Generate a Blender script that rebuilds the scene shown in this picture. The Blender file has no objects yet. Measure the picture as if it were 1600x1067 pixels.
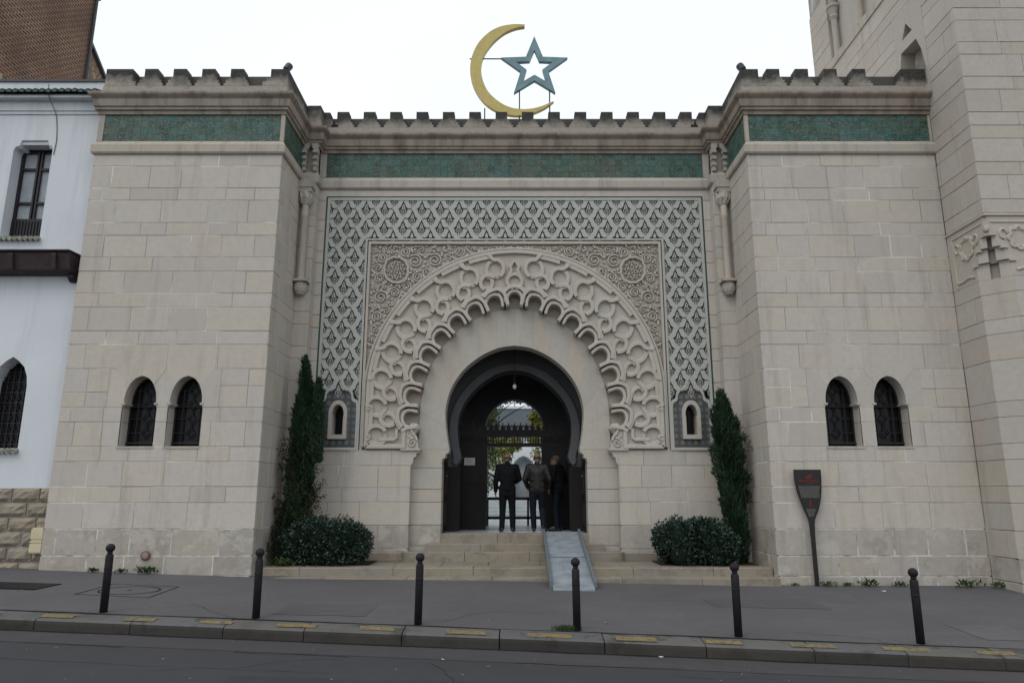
import bpy, bmesh, math, random
import numpy as np
from mathutils import Vector, Matrix, Euler
from mathutils.geometry import tessellate_polygon
random.seed(7); rng = np.random.default_rng(7)
SC = bpy.context.scene; COL = SC.collection
PI = math.pi

# ------------------------------------------------------------------ camera, sky, sun, exposure
cam_d = bpy.data.cameras.new('camera'); cam = bpy.data.objects.new('camera', cam_d); COL.objects.link(cam)
cam.location = (0, 0, 1.45); cam.rotation_euler = (math.radians(90 + 12.25), 0, 0)
cam_d.sensor_width = 36; cam_d.lens = 25.08; cam_d.shift_x = -0.0025; cam_d.clip_end = 2000; cam_d.clip_start = .05
SC.camera = cam
W_ = bpy.data.worlds.new('World'); SC.world = W_; W_.use_nodes = True
wn = W_.node_tree; wn.nodes.clear()
wo = wn.nodes.new('ShaderNodeOutputWorld'); wb = wn.nodes.new('ShaderNodeBackground'); wb.inputs[1].default_value = 0.1
sky = wn.nodes.new('ShaderNodeTexSky'); sky.sky_type = 'NISHITA'; sky.sun_disc = False
sky.sun_elevation = math.radians(52); sky.sun_rotation = math.radians(215)
wm = wn.nodes.new('ShaderNodeMixRGB'); wm.inputs[0].default_value = 0.93; wm.inputs[2].default_value = (10.3, 11.0, 11.6, 1)
tc = wn.nodes.new('ShaderNodeTexCoord'); cn = wn.nodes.new('ShaderNodeTexNoise'); cn.inputs['Scale'].default_value = 2.2; cn.inputs['Detail'].default_value = 5
wn.links.new(tc.outputs['Generated'], cn.inputs['Vector']); cr = wn.nodes.new('ShaderNodeMixRGB'); cr.inputs[1].default_value = (9.1, 9.8, 10.2, 1); cr.inputs[2].default_value = (10.6, 11.3, 11.7, 1)
wn.links.new(cn.outputs['Fac'], cr.inputs[0]); wn.links.new(cr.outputs[0], wm.inputs[2])
wn.links.new(sky.outputs[0], wm.inputs[1]); wn.links.new(wm.outputs[0], wb.inputs[0]); wn.links.new(wb.outputs[0], wo.inputs[0])
sun_d = bpy.data.lights.new('sun', 'SUN'); sun_d.energy = 0.75; sun_d.angle = math.radians(35); sun_d.color = (1, .97, .93)
sun = bpy.data.objects.new('sun', sun_d); COL.objects.link(sun)
sun.rotation_euler = Vector((0.42, 0.62, -0.95)).to_track_quat('-Z', 'Y').to_euler()
SC.view_settings.view_transform = 'Standard'; SC.view_settings.look = 'None'; SC.view_settings.exposure = 0.07; SC.view_settings.gamma = 1
SC.render.engine = 'CYCLES'; SC.cycles.max_bounces = 6; SC.cycles.use_denoising = True

# ------------------------------------------------------------------ material helpers
class NT:
    def __init__(s, name):
        s.m = bpy.data.materials.new(name); s.m.use_nodes = True; s.t = s.m.node_tree
        s.b = s.t.nodes['Principled BSDF']
    def n(s, typ, **kw):
        nd = s.t.nodes.new(typ)
        for k, v in kw.items():
            if k.startswith('i_'):
                key = k[2:]; key = int(key) if key.isdigit() else key
                nd.inputs[key].default_value = v
            else: setattr(nd, k, v)
        return nd
    def l(s, a, b): s.t.links.new(a, b)
    def pos(s, scale=(1, 1, 1)):
        g = s.n('ShaderNodeNewGeometry'); mp = s.n('ShaderNodeMapping'); mp.inputs['Scale'].default_value = scale
        s.l(g.outputs['Position'], mp.inputs[0]); return mp.outputs[0]
    def noise(s, vec, scale, detail=4, rough=.55):
        nd = s.n('ShaderNodeTexNoise'); nd.inputs['Scale'].default_value = scale; nd.inputs['Detail'].default_value = detail
        nd.inputs['Roughness'].default_value = rough; s.l(vec, nd.inputs['Vector']); return nd.outputs['Fac']
    def ramp(s, fac, stops):
        r = s.n('ShaderNodeValToRGB'); e = r.color_ramp.elements
        while len(e) < len(stops): e.new(.5)
        for k, (p, c) in enumerate(stops):
            e[k].position = p; e[k].color = (*c, 1) if len(c) == 3 else c
        s.l(fac, r.inputs[0]); return r.outputs[0]
    def mix(s, fac, a, b, mode='MIX'):
        m = s.n('ShaderNodeMixRGB', blend_type=mode)
        for i, v in ((0, fac), (1, a), (2, b)):
            if isinstance(v, (int, float)): m.inputs[i].default_value = v
            elif isinstance(v, tuple): m.inputs[i].default_value = (*v, 1) if len(v) == 3 else v
            else: s.l(v, m.inputs[i])
        return m.outputs[0]
    def bump(s, h, strength=.3, dist=.01):
        b = s.n('ShaderNodeBump'); b.inputs['Strength'].default_value = strength; b.inputs['Distance'].default_value = dist
        s.l(h, b.inputs['Height']); s.l(b.outputs[0], s.b.inputs['Normal'])
    def fin(s, color, rough=.8, spec=.3, metal=0):
        if isinstance(color, tuple): s.b.inputs['Base Color'].default_value = (*color, 1)
        else: s.l(color, s.b.inputs['Base Color'])
        s.b.inputs['Roughness'].default_value = rough; s.b.inputs['Metallic'].default_value = metal
        s.b.inputs['Specular IOR Level'].default_value = spec
        return s.m
def g3(v, k): return tuple(x * k for x in v)
BLK, WHT = (0, 0, 0), (1, 1, 1)

def stone_mat(name, base, warm, var=.12, stain=.35, stain_col=(.10, .085, .07), stain_lo=.55, streak=True, patch=None):
    t = NT(name); p = t.pos()
    oi = t.n('ShaderNodeObjectInfo')
    tint = t.ramp(oi.outputs['Random'], [(0, g3(base, 1 - var)), (.3, base), (.55, g3(base, 1 + var * .45)), (.8, warm), (1, g3(warm, 1 + var * .5))])
    n1 = t.noise(p, 1.1, 5, .6); n2 = t.noise(p, 9, 5, .65); n3 = t.noise(p, 70, 3)
    c = t.mix(t.ramp(n1, [(.3, (0, 0, 0)), (.7, (.22, .22, .22))]), tint, g3(base, .72))
    c = t.mix(t.ramp(n2, [(.35, (.3, .3, .3)), (.6, BLK)]), c, g3(warm, .74))
    c = t.mix(.18, c, t.ramp(n3, [(.3, g3(base, .6)), (.7, g3(base, 1.25))]))
    if streak:
        ps = t.pos((2.2, 2.2, .22)); ns = t.noise(ps, 1.6, 6, .7)
        c = t.mix(t.ramp(ns, [(stain_lo, BLK), (.8, (stain, stain, stain))]), c, stain_col)
    if patch:
        n4 = t.noise(p, 2.3, 7, .7); n5 = t.noise(t.pos((1, 1, 1.3)), 1.7, 7, .72)
        c = t.mix(t.ramp(n5, [(.52, BLK), (.60, (.55, .55, .55))]), c, g3(warm, .66))
        c = t.mix(t.ramp(n4, [(.54, BLK), (.6, (.75, .75, .75))]), c, patch)
    h = t.mix(.5, n2, n3); t.bump(h, .35, .012)
    return t.fin(c, .88, .2)
M = {}
ST, SW = (.520, .474, .43), (.525, .464, .392)
M['stone'] = stone_mat('limestone', ST, SW, var=.10, stain=.42, stain_col=(.17, .15, .13), stain_lo=.52)
M['stone_low'] = stone_mat('limestone_weathered', g3(ST, .80), (.41, .36, .30), var=.13, stain=.5, stain_col=(.16, .13, .10), patch=(.47, .43, .375))
M['stone_min'] = stone_mat('limestone_minaret', g3(ST, .93), (.47, .41, .345), var=.09, stain=.30)
M['carved'] = stone_mat('limestone_carved', (.51, .465, .415), (.50, .44, .37), var=.03, stain=.16, stain_lo=.6)
M['ring'] = stone_mat('limestone_ring', (.475, .44, .39), (.475, .42, .355), var=.06, stain=.22)
M['sebka'] = stone_mat('limestone_lattice', (.455, .452, .42), (.45, .435, .395), var=.02, stain=.12, stain_lo=.6)
M['trim'] = stone_mat('limestone_trim', (.45, .41, .365), (.45, .395, .33), var=.08, stain=.6, stain_lo=.5)
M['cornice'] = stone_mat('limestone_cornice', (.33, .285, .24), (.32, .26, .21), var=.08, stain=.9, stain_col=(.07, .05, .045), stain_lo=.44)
M['step'] = stone_mat('step_stone', (.275, .245, .205), (.28, .235, .18), var=.12, stain=.5, streak=False, patch=(.19, .165, .135))
M['rustic'] = stone_mat('rusticated_stone', (.30, .255, .205), (.34, .275, .205), var=.2, stain=.5)
def merlon_mat():   # lichen-black tops of the battlements, an irregular weathered edge
    t = NT('limestone_battlement'); g = t.n('ShaderNodeNewGeometry'); s = t.n('ShaderNodeSeparateXYZ'); t.l(g.outputs['Position'], s.inputs[0])
    p = t.pos(); n = t.noise(p, 2.6, 6, .6); n2 = t.noise(p, 14, 5, .7)
    a = t.n('ShaderNodeMath', operation='MULTIPLY_ADD'); t.l(n, a.inputs[0]); a.inputs[1].default_value = .55; t.l(s.outputs[2], a.inputs[2])
    mr = t.n('ShaderNodeMapRange'); t.l(a.outputs[0], mr.inputs[0]); mr.inputs[1].default_value = 10.03; mr.inputs[2].default_value = 10.27
    c = t.ramp(n2, [(.3, (.27, .245, .215)), (.7, (.37, .33, .28))])
    d = t.ramp(n2, [(.3, (.035, .033, .032)), (.7, (.08, .076, .07))])
    c = t.mix(mr.outputs[0], c, d); t.bump(n2, .4, .015); return t.fin(c, .92, .15)
M['merlon'] = merlon_mat()
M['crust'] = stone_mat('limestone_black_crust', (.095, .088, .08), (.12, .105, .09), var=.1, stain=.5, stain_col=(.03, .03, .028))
t = NT('mortar_dark'); M['mortar'] = t.fin(t.ramp(t.noise(t.pos(), .9, 3), [(.38, (.27, .245, .22)), (.52, (.37, .34, .31)), (.60, (.72, .69, .64))]), .95, .1)
t = NT('mortar_pale'); M['mortar_pale'] = t.fin(t.ramp(t.noise(t.pos(), 5), [(.35, (.30, .28, .25)), (.6, (.60, .575, .53))]), .95, .1)
def plain(name, col, rough=.6, spec=.3, metal=0, nscale=0, var=.3, bump=0):
    t = NT(name)
    if nscale:
        n = t.noise(t.pos(), nscale, 5, .6); c = t.ramp(n, [(.3, g3(col, 1 - var)), (.7, g3(col, 1 + var))])
        if bump: t.bump(n, bump, .01)
    else: c = col
    return t.fin(c, rough, spec, metal)
def tile_mat():
    t = NT('green_mosaic_tile'); p = t.pos(); oi = t.n('ShaderNodeObjectInfo')
    c = t.ramp(oi.outputs['Random'], [(0, (.009, .05, .040)), (.3, (.016, .078, .060)), (.55, (.025, .102, .085)), (.8, (.036, .125, .115)), (1, (.045, .10, .075))])
    v = t.n('ShaderNodeTexVoronoi', feature='F1'); v.inputs['Scale'].default_value = 26; t.l(p, v.inputs['Vector'])
    c = t.mix(t.ramp(v.outputs['Color'], [(.55, BLK), (.8, (.55, .55, .55))]), c, (.09, .13, .105))
    n = t.noise(t.pos((1, 1, 1.6)), 17, 4, .8); c = t.mix(t.ramp(n, [(.51, BLK), (.62, (.7, .7, .7))]), c, (.21, .20, .145))
    n2 = t.noise(p, 1.3, 5, .65); c = t.mix(t.ramp(n2, [(.50, BLK), (.70, (.5, .5, .5))]), c, (.13, .105, .07))
    v2 = t.n('ShaderNodeTexVoronoi', feature='DISTANCE_TO_EDGE'); v2.inputs['Scale'].default_value = 26; t.l(p, v2.inputs['Vector'])
    c = t.mix(t.ramp(v2.outputs[0], [(.02, (.7, .7, .7)), (.07, BLK)]), c, (.02, .025, .02))
    t.bump(v2.outputs[0], .5, .01); return t.fin(c, .5, .35)
M['tile'] = tile_mat()
def zellige_mat():
    t = NT('star_mosaic'); g = t.n('ShaderNodeNewGeometry'); mp = t.n('ShaderNodeMapping'); t.l(g.outputs['Position'], mp.inputs[0])
    s = t.n('ShaderNodeSeparateXYZ'); t.l(mp.outputs[0], s.inputs[0])
    def m(op, a, b=None, c=None):
        nd = t.n('ShaderNodeMath', operation=op)
        for i, v in enumerate((a, b, c)):
            if v is None: continue
            if isinstance(v, (int, float)): nd.inputs[i].default_value = v
            else: t.l(v, nd.inputs[i])
        return nd.outputs[0]
    P = .138
    x = m('SUBTRACT', m('FRACT', m('DIVIDE', s.outputs[0], P)), .5); z = m('SUBTRACT', m('FRACT', m('DIVIDE', s.outputs[2], P)), .5)
    ax, az = m('ABSOLUTE', x), m('ABSOLUTE', z)
    d1 = m('MAXIMUM', ax, az); d2 = m('MULTIPLY', m('ADD', ax, az), .7071); star = m('MINIMUM', d1, d2)
    cell = t.n('ShaderNodeCombineXYZ'); t.l(m('FLOOR', m('DIVIDE', s.outputs[0], P)), cell.inputs[0]); t.l(m('FLOOR', m('DIVIDE', s.outputs[2], P)), cell.inputs[2])
    wnz = t.n('ShaderNodeTexWhiteNoise'); t.l(cell.outputs[0], wnz.inputs[0])
    core = t.ramp(wnz.outputs[0], [(0, (.05, .08, .14)), (.25, (.2, .12, .075)), (.45, (.045, .13, .12)), (.65, (.11, .10, .2)), (.85, (.2, .15, .085))])
    for r in (t.t.nodes[-1],): pass
    ck = t.n('ShaderNodeTexChecker'); ck.inputs['Scale'].default_value = 44; t.l(g.outputs['Position'], ck.inputs[0])
    ck.inputs[1].default_value = (.012, .022, .026, 1); ck.inputs[2].default_value = (.12, .125, .12, 1)
    c = t.mix(m('LESS_THAN', star, .24), ck.outputs[0], (.22, .22, .215)); c = t.mix(m('LESS_THAN', star, .20), c, core)
    c = t.mix(m('LESS_THAN', star, .11), c, (.24, .24, .23)); c = t.mix(m('LESS_THAN', star, .07), c, (.03, .04, .06))
    return t.fin(c, .5, .35)
M['zellige'] = zellige_mat()
M['enamel'] = plain('dark_green_enamel', (.013, .022, .018), .55, .25, 0, 30, .4)
M['greenline'] = plain('green_glazed_fillet', (.012, .05, .032), .4, .4)
M['iron'] = plain('black_iron', (.022, .020, .022), .5, .4, 0, 18, .35)
M['bollard'] = plain('bollard_paint', (.016, .014, .017), .62, .22, 0, 14, .3)
M['wood_dark'] = plain('dark_cedar', (.009, .006, .005), .6, .3, 0, 8, .4, .2)
M['wood_beam'] = plain('brown_beam', (.035, .022, .024), .6, .3, 0, 7, .35, .2)
M['plaster'] = plain('white_render', (.62, .64, .67), .9, .15, 0, 1.3, .04)
t = NT('white_render_streaked'); ns = t.noise(t.pos((2.5, 2.5, .18)), 1.5, 6, .7); n1 = t.noise(t.pos(), .8, 4)
c = t.mix(t.ramp(ns, [(.5, BLK), (.75, (.5, .5, .5))]), t.ramp(n1, [(.3, (.585, .605, .635)), (.7, (.64, .66, .69))]), (.42, .42, .42)); t.bump(t.noise(t.pos(), 25, 4), .15, .01); M['plaster'] = t.fin(c, .9, .15)
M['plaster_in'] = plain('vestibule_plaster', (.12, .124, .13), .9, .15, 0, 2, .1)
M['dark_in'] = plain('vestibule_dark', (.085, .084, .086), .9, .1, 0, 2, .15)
M['marble'] = plain('marble_floor', (.52, .55, .58), .25, .5, 0, 3, .12)
M['glass'] = plain('window_glass', (.06, .065, .075), .06, .6)
M['glass_dark'] = plain('leaded_glass', (.006, .006, .007), .3, .25)
M['curtain'] = plain('net_curtain', (.33, .35, .38), .9, .1, 0, 5, .15)
M['winframe'] = plain('window_paint', (.02, .016, .02), .5, .35)
M['rooftile'] = plain('green_roof_tile', (.012, .035, .028), .35, .5, 0, 9, .5)
M['tile_pale'] = plain('mossy_sill_tile', (.30, .30, .25), .8, .2, 0, 12, .5)
M['gold'] = plain('gold_paint', (.52, .41, .135), .45, .4, 0, 5, .12)
M['star'] = plain('verdigris_paint', (.16, .26, .29), .5, .35, 0, 4, .2)
M['steel'] = plain('grey_metal', (.05, .05, .055), .5, .4)
M['cream'] = plain('cream_enamel', (.55, .48, .32), .5, .35, 0, 4, .08)
M['ramp'] = plain('ramp_aluminium', (.23, .26, .285), .55, .4, 0, 4.5, .28)
M['ramp_edge'] = plain('ramp_edge', (.13, .15, .17), .5, .4)
M['sign'] = plain('sign_bronze', (.013, .0105, .010), .4, .4, 0, 10, .3)
M['red'] = plain('red_lettering', (.30, .022, .02), .6, .2)
M['pale_ink'] = plain('pale_lettering', (.15, .145, .14), .6, .2)
M['paper'] = plain('paper', (.5, .5, .5), .9, .1)
M['valve'] = plain('terracotta_cap', (.17, .085, .07), .6, .3, 0, 20, .3)
M['lampblue'] = plain('floodlight_casing', (.025, .027, .045), .4, .4)
M['bulb'] = plain('lamp_glass', (.6, .6, .58), .2, .5)
def brick_mat():
    t = NT('old_brick'); g = t.n('ShaderNodeNewGeometry'); s = t.n('ShaderNodeSeparateXYZ'); t.l(g.outputs['Position'], s.inputs[0])
    c = t.n('ShaderNodeCombineXYZ'); t.l(s.outputs[1], c.inputs[0]); t.l(s.outputs[2], c.inputs[1])
    b = t.n('ShaderNodeTexBrick'); t.l(c.outputs[0], b.inputs[0]); b.inputs['Scale'].default_value = 1; b.inputs['Brick Width'].default_value = .23
    b.inputs['Row Height'].default_value = .095; b.inputs['Mortar Size'].default_value = .017; b.inputs['Bias'].default_value = 0
    b.inputs[1].default_value = (.14, .058, .042, 1); b.inputs[2].default_value = (.045, .03, .03, 1); b.inputs[3].default_value = (.30, .22, .16, 1)
    p = t.pos(); n = t.noise(p, 3, 6, .7); n2 = t.noise(p, .45, 4)
    col = t.mix(t.ramp(n, [(.4, BLK), (.65, (.6, .6, .6))]), b.outputs[0], (.17, .095, .06))
    col = t.mix(t.ramp(n2, [(.45, BLK), (.7, (.5, .5, .5))]), col, (.06, .035, .03))
    t.bump(b.outputs['Fac'], -.8, .02); return t.fin(col, .9, .15)
M['brick'] = brick_mat()
def rubble_mat():
    t = NT('rubble_stone'); p = t.pos(); v = t.n('ShaderNodeTexVoronoi', feature='DISTANCE_TO_EDGE'); v.inputs['Scale'].default_value = 4; t.l(p, v.inputs['Vector'])
    v1 = t.n('ShaderNodeTexVoronoi'); v1.inputs['Scale'].default_value = 4; t.l(p, v1.inputs['Vector'])
    c = t.ramp(v1.outputs['Color'], [(.1, (.2, .14, .09)), (.9, (.36, .28, .2))]); c = t.mix(t.ramp(v.outputs[0], [(.03, WHT), (.1, BLK)]), c, (.13, .1, .075))
    t.bump(v.outputs[0], .6, .04); return t.fin(c, .95, .1)
M['rubble'] = rubble_mat()
def asphalt(name, base, seam=False, fleck=.3):
    t = NT(name); p = t.pos(); n1 = t.noise(p, .55, 6, .62); n2 = t.noise(p, 160, 2); n3 = t.noise(p, 5, 6, .7)
    c = t.ramp(n1, [(.3, g3(base, .8)), (.7, g3(base, 1.18))])
    c = t.mix(t.ramp(n3, [(.42, (.35, .35, .35)), (.56, BLK)]), c, g3(base, .72))
    c = t.mix(fleck, c, t.ramp(n2, [(.3, g3(base, .45)), (.72, g3(base, 1.9))]))
    ps = t.pos((.25, 2.5, 1)); n4 = t.noise(ps, 1.2, 5, .6)
    c = t.mix(t.ramp(n4, [(.55, BLK), (.75, (.3, .3, .3))]), c, g3(base, 1.3))
    v = t.n('ShaderNodeTexVoronoi'); v.inputs['Scale'].default_value = 2.6; t.l(p, v.inputs['Vector'])
    c = t.mix(t.ramp(v.outputs['Distance'], [(.016, (.8, .8, .8)), (.03, BLK)]), c, (.33, .32, .3))   # dropped gum and chips
    t.bump(t.mix(.5, n2, n3), .35, .008); return t.fin(c, .82, .3)
M['pavement'] = asphalt('pavement_asphalt', (.100, .095, .101))
M['road'] = asphalt('road_asphalt', (.042, .043, .047), fleck=.5)
M['pavement_old'] = asphalt('pavement_asphalt_old', (.088, .083, .087)); M['pavement_new'] = asphalt('pavement_asphalt_new', (.112, .106, .110)); M['road_patch'] = asphalt('road_asphalt_patch', (.036, .036, .040)); M['grit'] = plain('pale_grit', (.26, .25, .24), .9, .1, 0, 9, .5)
M['crackfill'] = plain('dirt_filled_crack', (.03, .029, .029), .95, .1)
M['gutter'] = asphalt('gutter_asphalt', (.058, .054, .057), fleck=.3)
M['kerb'] = stone_mat('kerb_granite', (.118, .118, .121), (.125, .117, .108), var=.14, stain=.5, streak=False, patch=(.06, .057, .05))
M['kerb_face'] = stone_mat('kerb_granite_grime_shade', (.048, .044, .041), (.055, .047, .04), var=.2, stain=.6, stain_col=(.02, .018, .016), streak=False, patch=(.03, .027, .025))  # grime and the upright face's shade, both put into the colour
t = NT('yellow_worn_paint'); nn = t.noise(t.pos(), 13, 7, .8)
M['yellow'] = t.fin(t.ramp(nn, [(.40, (.10, .097, .09)), (.51, (.20, .15, .07)), (.72, (.28, .205, .085))]), .8, .2)
M['tar'] = plain('tar_joint', (.012, .012, .012), .8, .2)
M['earth'] = plain('planting_soil', (.045, .035, .025), .95, .1, 0, 8, .4)
M['ground'] = plain('ground_far', (.08, .075, .07), .95, .1, 0, .5, .2)
def leaf_mat(name, cols, rough=.5, spec=.4):
    t = NT(name); at = t.n('ShaderNodeAttribute', attribute_name='shade'); n = len(cols)
    c = t.ramp(at.outputs['Fac'], [(i / max(1, n - 1), c_) for i, c_ in enumerate(cols)])
    t.l(c, t.b.inputs['Base Color']); return t.fin(c, rough, spec)
M['laurel'] = leaf_mat('laurel_leaf', [(.012, .025, .018), (.02, .042, .028), (.034, .066, .044)], .32, .5)
M['cypress'] = leaf_mat('cypress_spray', [(.013, .03, .016), (.022, .048, .024), (.04, .075, .036)], .7, .2)
M['dryleaf'] = leaf_mat('scraggly_leaf', [(.014, .026, .013), (.024, .038, .018), (.036, .042, .02), (.052, .045, .024)], .8, .15)
M['weedleaf'] = leaf_mat('weed_leaf', [(.02, .036, .012), (.036, .066, .02), (.055, .095, .028)], .6, .3)
M['autumn'] = leaf_mat('autumn_leaf', [(.07, .11, .02), (.19, .20, .03), (.34, .27, .05)], .6, .3)
M['ivy'] = leaf_mat('garden_leaf', [(.025, .06, .02), (.08, .14, .035), (.20, .22, .06)], .6, .3)
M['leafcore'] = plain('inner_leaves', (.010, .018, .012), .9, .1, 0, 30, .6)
M['bark'] = plain('bark', (.06, .045, .032), .95, .1, 0, 12, .4, .4)
M['skin'] = plain('skin', (.22, .125, .085), .55, .3)
M['suit'] = plain('black_suit_cloth', (.0035, .0035, .0045), .85, .2, 0, 30, .3)
M['jacket'] = plain('brown_leather_jacket', (.011, .0078, .007), .55, .35, 0, 12, .4)
M['jeans'] = plain('blue_denim', (.005, .0075, .014), .85, .2, 0, 25, .3)
M['navy'] = plain('dark_coat_cloth', (.0035, .0037, .005), .85, .2, 0, 25, .3)
M['shoe'] = plain('shoe_leather', (.015, .013, .012), .4, .4)
M['hair'] = plain('short_grey_hair', (.07, .055, .045), .8, .2)
M['white_wall'] = plain('courtyard_white', (.72, .74, .76), .9, .1, 0, 2, .04)
M['court_grey'] = plain('courtyard_grey', (.16, .18, .21), .7, .2, 0, 2, .08)
M['court_floor'] = plain('courtyard_paving', (.50, .53, .55), .5, .3, 0, 3, .12)

# ------------------------------------------------------------------ mesh helpers
class MB:
    def __init__(s): s.v = []; s.f = []; s.mi = []
    def add(s, vs, fs, mi=0):
        o = len(s.v); s.v += [tuple(p) for p in vs]; s.f += [tuple(i + o for i in f) for f in fs]; s.mi += [mi] * len(fs)
    def box(s, x0, x1, y0, y1, z0, z1, mi=0):
        vs = [(x, y, z) for z in (z0, z1) for y in (y0, y1) for x in (x0, x1)]
        s.add(vs, [(0, 2, 3, 1), (4, 5, 7, 6), (0, 1, 5, 4), (2, 6, 7, 3), (0, 4, 6, 2), (1, 3, 7, 5)], mi)
    def prism(s, poly, fr, w0, w1, holes=(), mi=0, back=True):
        loops = [list(poly)] + [list(h) for h in holes]
        flat = [p for lp in loops for p in lp]; n = len(flat)
        if len(loops) == 1 and n <= 4: tris = [tuple(range(n))]
        else: tris = [tuple(x) for x in tessellate_polygon([[Vector((p[0], p[1], 0)) for p in lp] for lp in loops])]
        vs = [fr(p[0], p[1], w1) for p in flat] + [fr(p[0], p[1], w0) for p in flat]
        fs = list(tris) + ([tuple(i + n for i in reversed(t)) for t in tris] if back else [])
        o = 0
        for lp in loops:
            k = len(lp)
            for i in range(k):
                a, b = o + i, o + (i + 1) % k; fs.append((a, a + n, b + n, b))
            o += k
        s.add(vs, fs, mi)
    def ribbon(s, pts, width, fr, w0, w1, closed=False, ch=.012, mi=0):
        n = len(pts); P = [Vector(p) for p in pts]; vs = []
        for i in range(n):
            if closed: a, b = P[i - 1], P[(i + 1) % n]
            else: a, b = P[max(0, i - 1)], P[min(n - 1, i + 1)]
            d = b - a; d = d.normalized() if d.length > 1e-9 else Vector((1, 0)); nn = Vector((-d.y, d.x))
            h = (width(i / (n - 1)) if callable(width) else width) / 2; c = min(ch, h * .6)
            for off, w in ((-h, w0), (-h, w1 - c), (-h + c, w1), (h - c, w1), (h, w1 - c), (h, w0)):
                q = P[i] + nn * off; vs.append(fr(q.x, q.y, w))
        fs = []
        for i in range(n if closed else n - 1):
            a, b = i * 6, ((i + 1) % n) * 6
            for k in range(5): fs.append((a + k, a + k + 1, b + k + 1, b + k))
        if not closed: fs += [tuple(range(6)), tuple((n - 1) * 6 + k for k in reversed(range(6)))]
        s.add(vs, fs, mi)
    def tube(s, pts, r, n=8, cap=True, mi=0):
        P = [Vector(p) for p in pts]; vs = []; ref = None
        for i, p in enumerate(P):
            d = (P[min(len(P) - 1, i + 1)] - P[max(0, i - 1)]).normalized()
            if ref is None: ref = Vector((0, 0, 1)) if abs(d.z) < .9 else Vector((1, 0, 0))
            u = d.cross(ref).normalized(); v = d.cross(u).normalized(); ref = -v.cross(d) if False else ref
            rr = r[i] if isinstance(r, (list, tuple)) else r
            for k in range(n):
                a = 2 * PI * k / n; q = p + (u * math.cos(a) + v * math.sin(a)) * rr; vs.append(q)
        fs = []
        for i in range(len(P) - 1):
            for k in range(n): fs.append((i * n + k, i * n + (k + 1) % n, (i + 1) * n + (k + 1) % n, (i + 1) * n + k))
        if cap: fs += [tuple(reversed(range(n))), tuple((len(P) - 1) * n + k for k in range(n))]
        s.add(vs, fs, mi)
    def lathe(s, prof, c, n=20, mi=0, sx=1, sy=1):
        vs = [(c[0] + r * math.cos(2 * PI * k / n) * sx, c[1] + r * math.sin(2 * PI * k / n) * sy, c[2] + z) for r, z in prof for k in range(n)]
        fs = []
        for i in range(len(prof) - 1):
            for k in range(n): fs.append((i * n + k, i * n + (k + 1) % n, (i + 1) * n + (k + 1) % n, (i + 1) * n + k))
        fs += [tuple(reversed(range(n))), tuple((len(prof) - 1) * n + k for k in range(n))]
        s.add(vs, fs, mi)
    def mesh(s, name, mats, smooth=False):
        me = bpy.data.meshes.new(name); me.from_pydata(s.v, [], s.f)
        for m in (mats if isinstance(mats, (list, tuple)) else [mats]): me.materials.append(M[m] if isinstance(m, str) else m)
        if any(s.mi): me.polygons.foreach_set('material_index', s.mi)
        if len(s.f) < 60000:
            b = bmesh.new(); b.from_mesh(me); bmesh.ops.recalc_face_normals(b, faces=b.faces); b.to_mesh(me); b.free()
        if smooth: me.polygons.foreach_set('use_smooth', [True] * len(me.polygons))
        me.update(); return me
    def obj(s, name, mats, parent=None, smooth=False, kind=None):
        return link(name, s.mesh(name, mats, smooth), parent, kind)
def link(name, me, parent=None, kind=None, loc=None):
    o = bpy.data.objects.new(name, me); COL.objects.link(o)
    if parent is not None: o.parent = parent
    if kind: o['kind'] = kind
    if loc is not None: o.location = loc
    return o
def thing(name, label, cat, group=None, loc=(0, 0, 0)):
    o = bpy.data.objects.new(name, None); COL.objects.link(o); o.location = loc; o.empty_display_size = .2
    return tag(o, label, cat, group)
def tag(o, label, cat, group=None):
    o['label'] = label; o['category'] = cat
    if group: o['group'] = group
    return o
def front(Y, K=1.0): return lambda u, v, w: (u * K, Y - w, (v - 1.45) * K + 1.45)
def side_r(X): return lambda u, v, w: (X + w, u, v)      # wall facing +x, u = y
def side_l(X): return lambda u, v, w: (X - w, u, v)      # wall facing -x, u = y
def rect(u0, u1, v0, v1): return [(u0, v0), (u1, v0), (u1, v1), (u0, v1)]
def arc(cx, cy, r, a0, a1, n): return [(cx + r * math.cos(a0 + (a1 - a0) * i / n), cy + r * math.sin(a0 + (a1 - a0) * i / n)) for i in range(n + 1)]
def catmull(P, k=6):
    out = []
    for i in range(len(P) - 1):
        p0 = P[i - 1] if i else tuple(2 * a - b for a, b in zip(P[0], P[1])); p1, p2 = P[i], P[i + 1]
        p3 = P[i + 2] if i + 2 < len(P) else tuple(2 * a - b for a, b in zip(P[-1], P[-2]))
        for j in range(k):
            t = j / k; out.append(tuple(.5 * (2 * b + (c - a) * t + (2 * a - 5 * b + 4 * c - d) * t * t + (3 * b - a - 3 * c + d) * t ** 3) for a, b, c, d in zip(p0, p1, p2, p3)))
    return out + [P[-1]]
def bevel_box(mb, u0, u1, v0, v1, fr, w0, w1, c=.006, mi=0):
    o = [(u0, v0), (u1, v0), (u1, v1), (u0, v1)]; i = [(u0 + c, v0 + c), (u1 - c, v0 + c), (u1 - c, v1 - c), (u0 + c, v1 - c)]
    vs = [fr(*p, w0) for p in o] + [fr(*p, w1 - c) for p in o] + [fr(*p, w1) for p in i]
    fs = [(8, 9, 10, 11)] + [(a, (a + 1) % 4, (a + 1) % 4 + 4, a + 4) for a in range(4)] + [(a + 4, (a + 1) % 4 + 4, (a + 1) % 4 + 8, a + 8) for a in range(4)]
    mb.add(vs, fs, mi)
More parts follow.
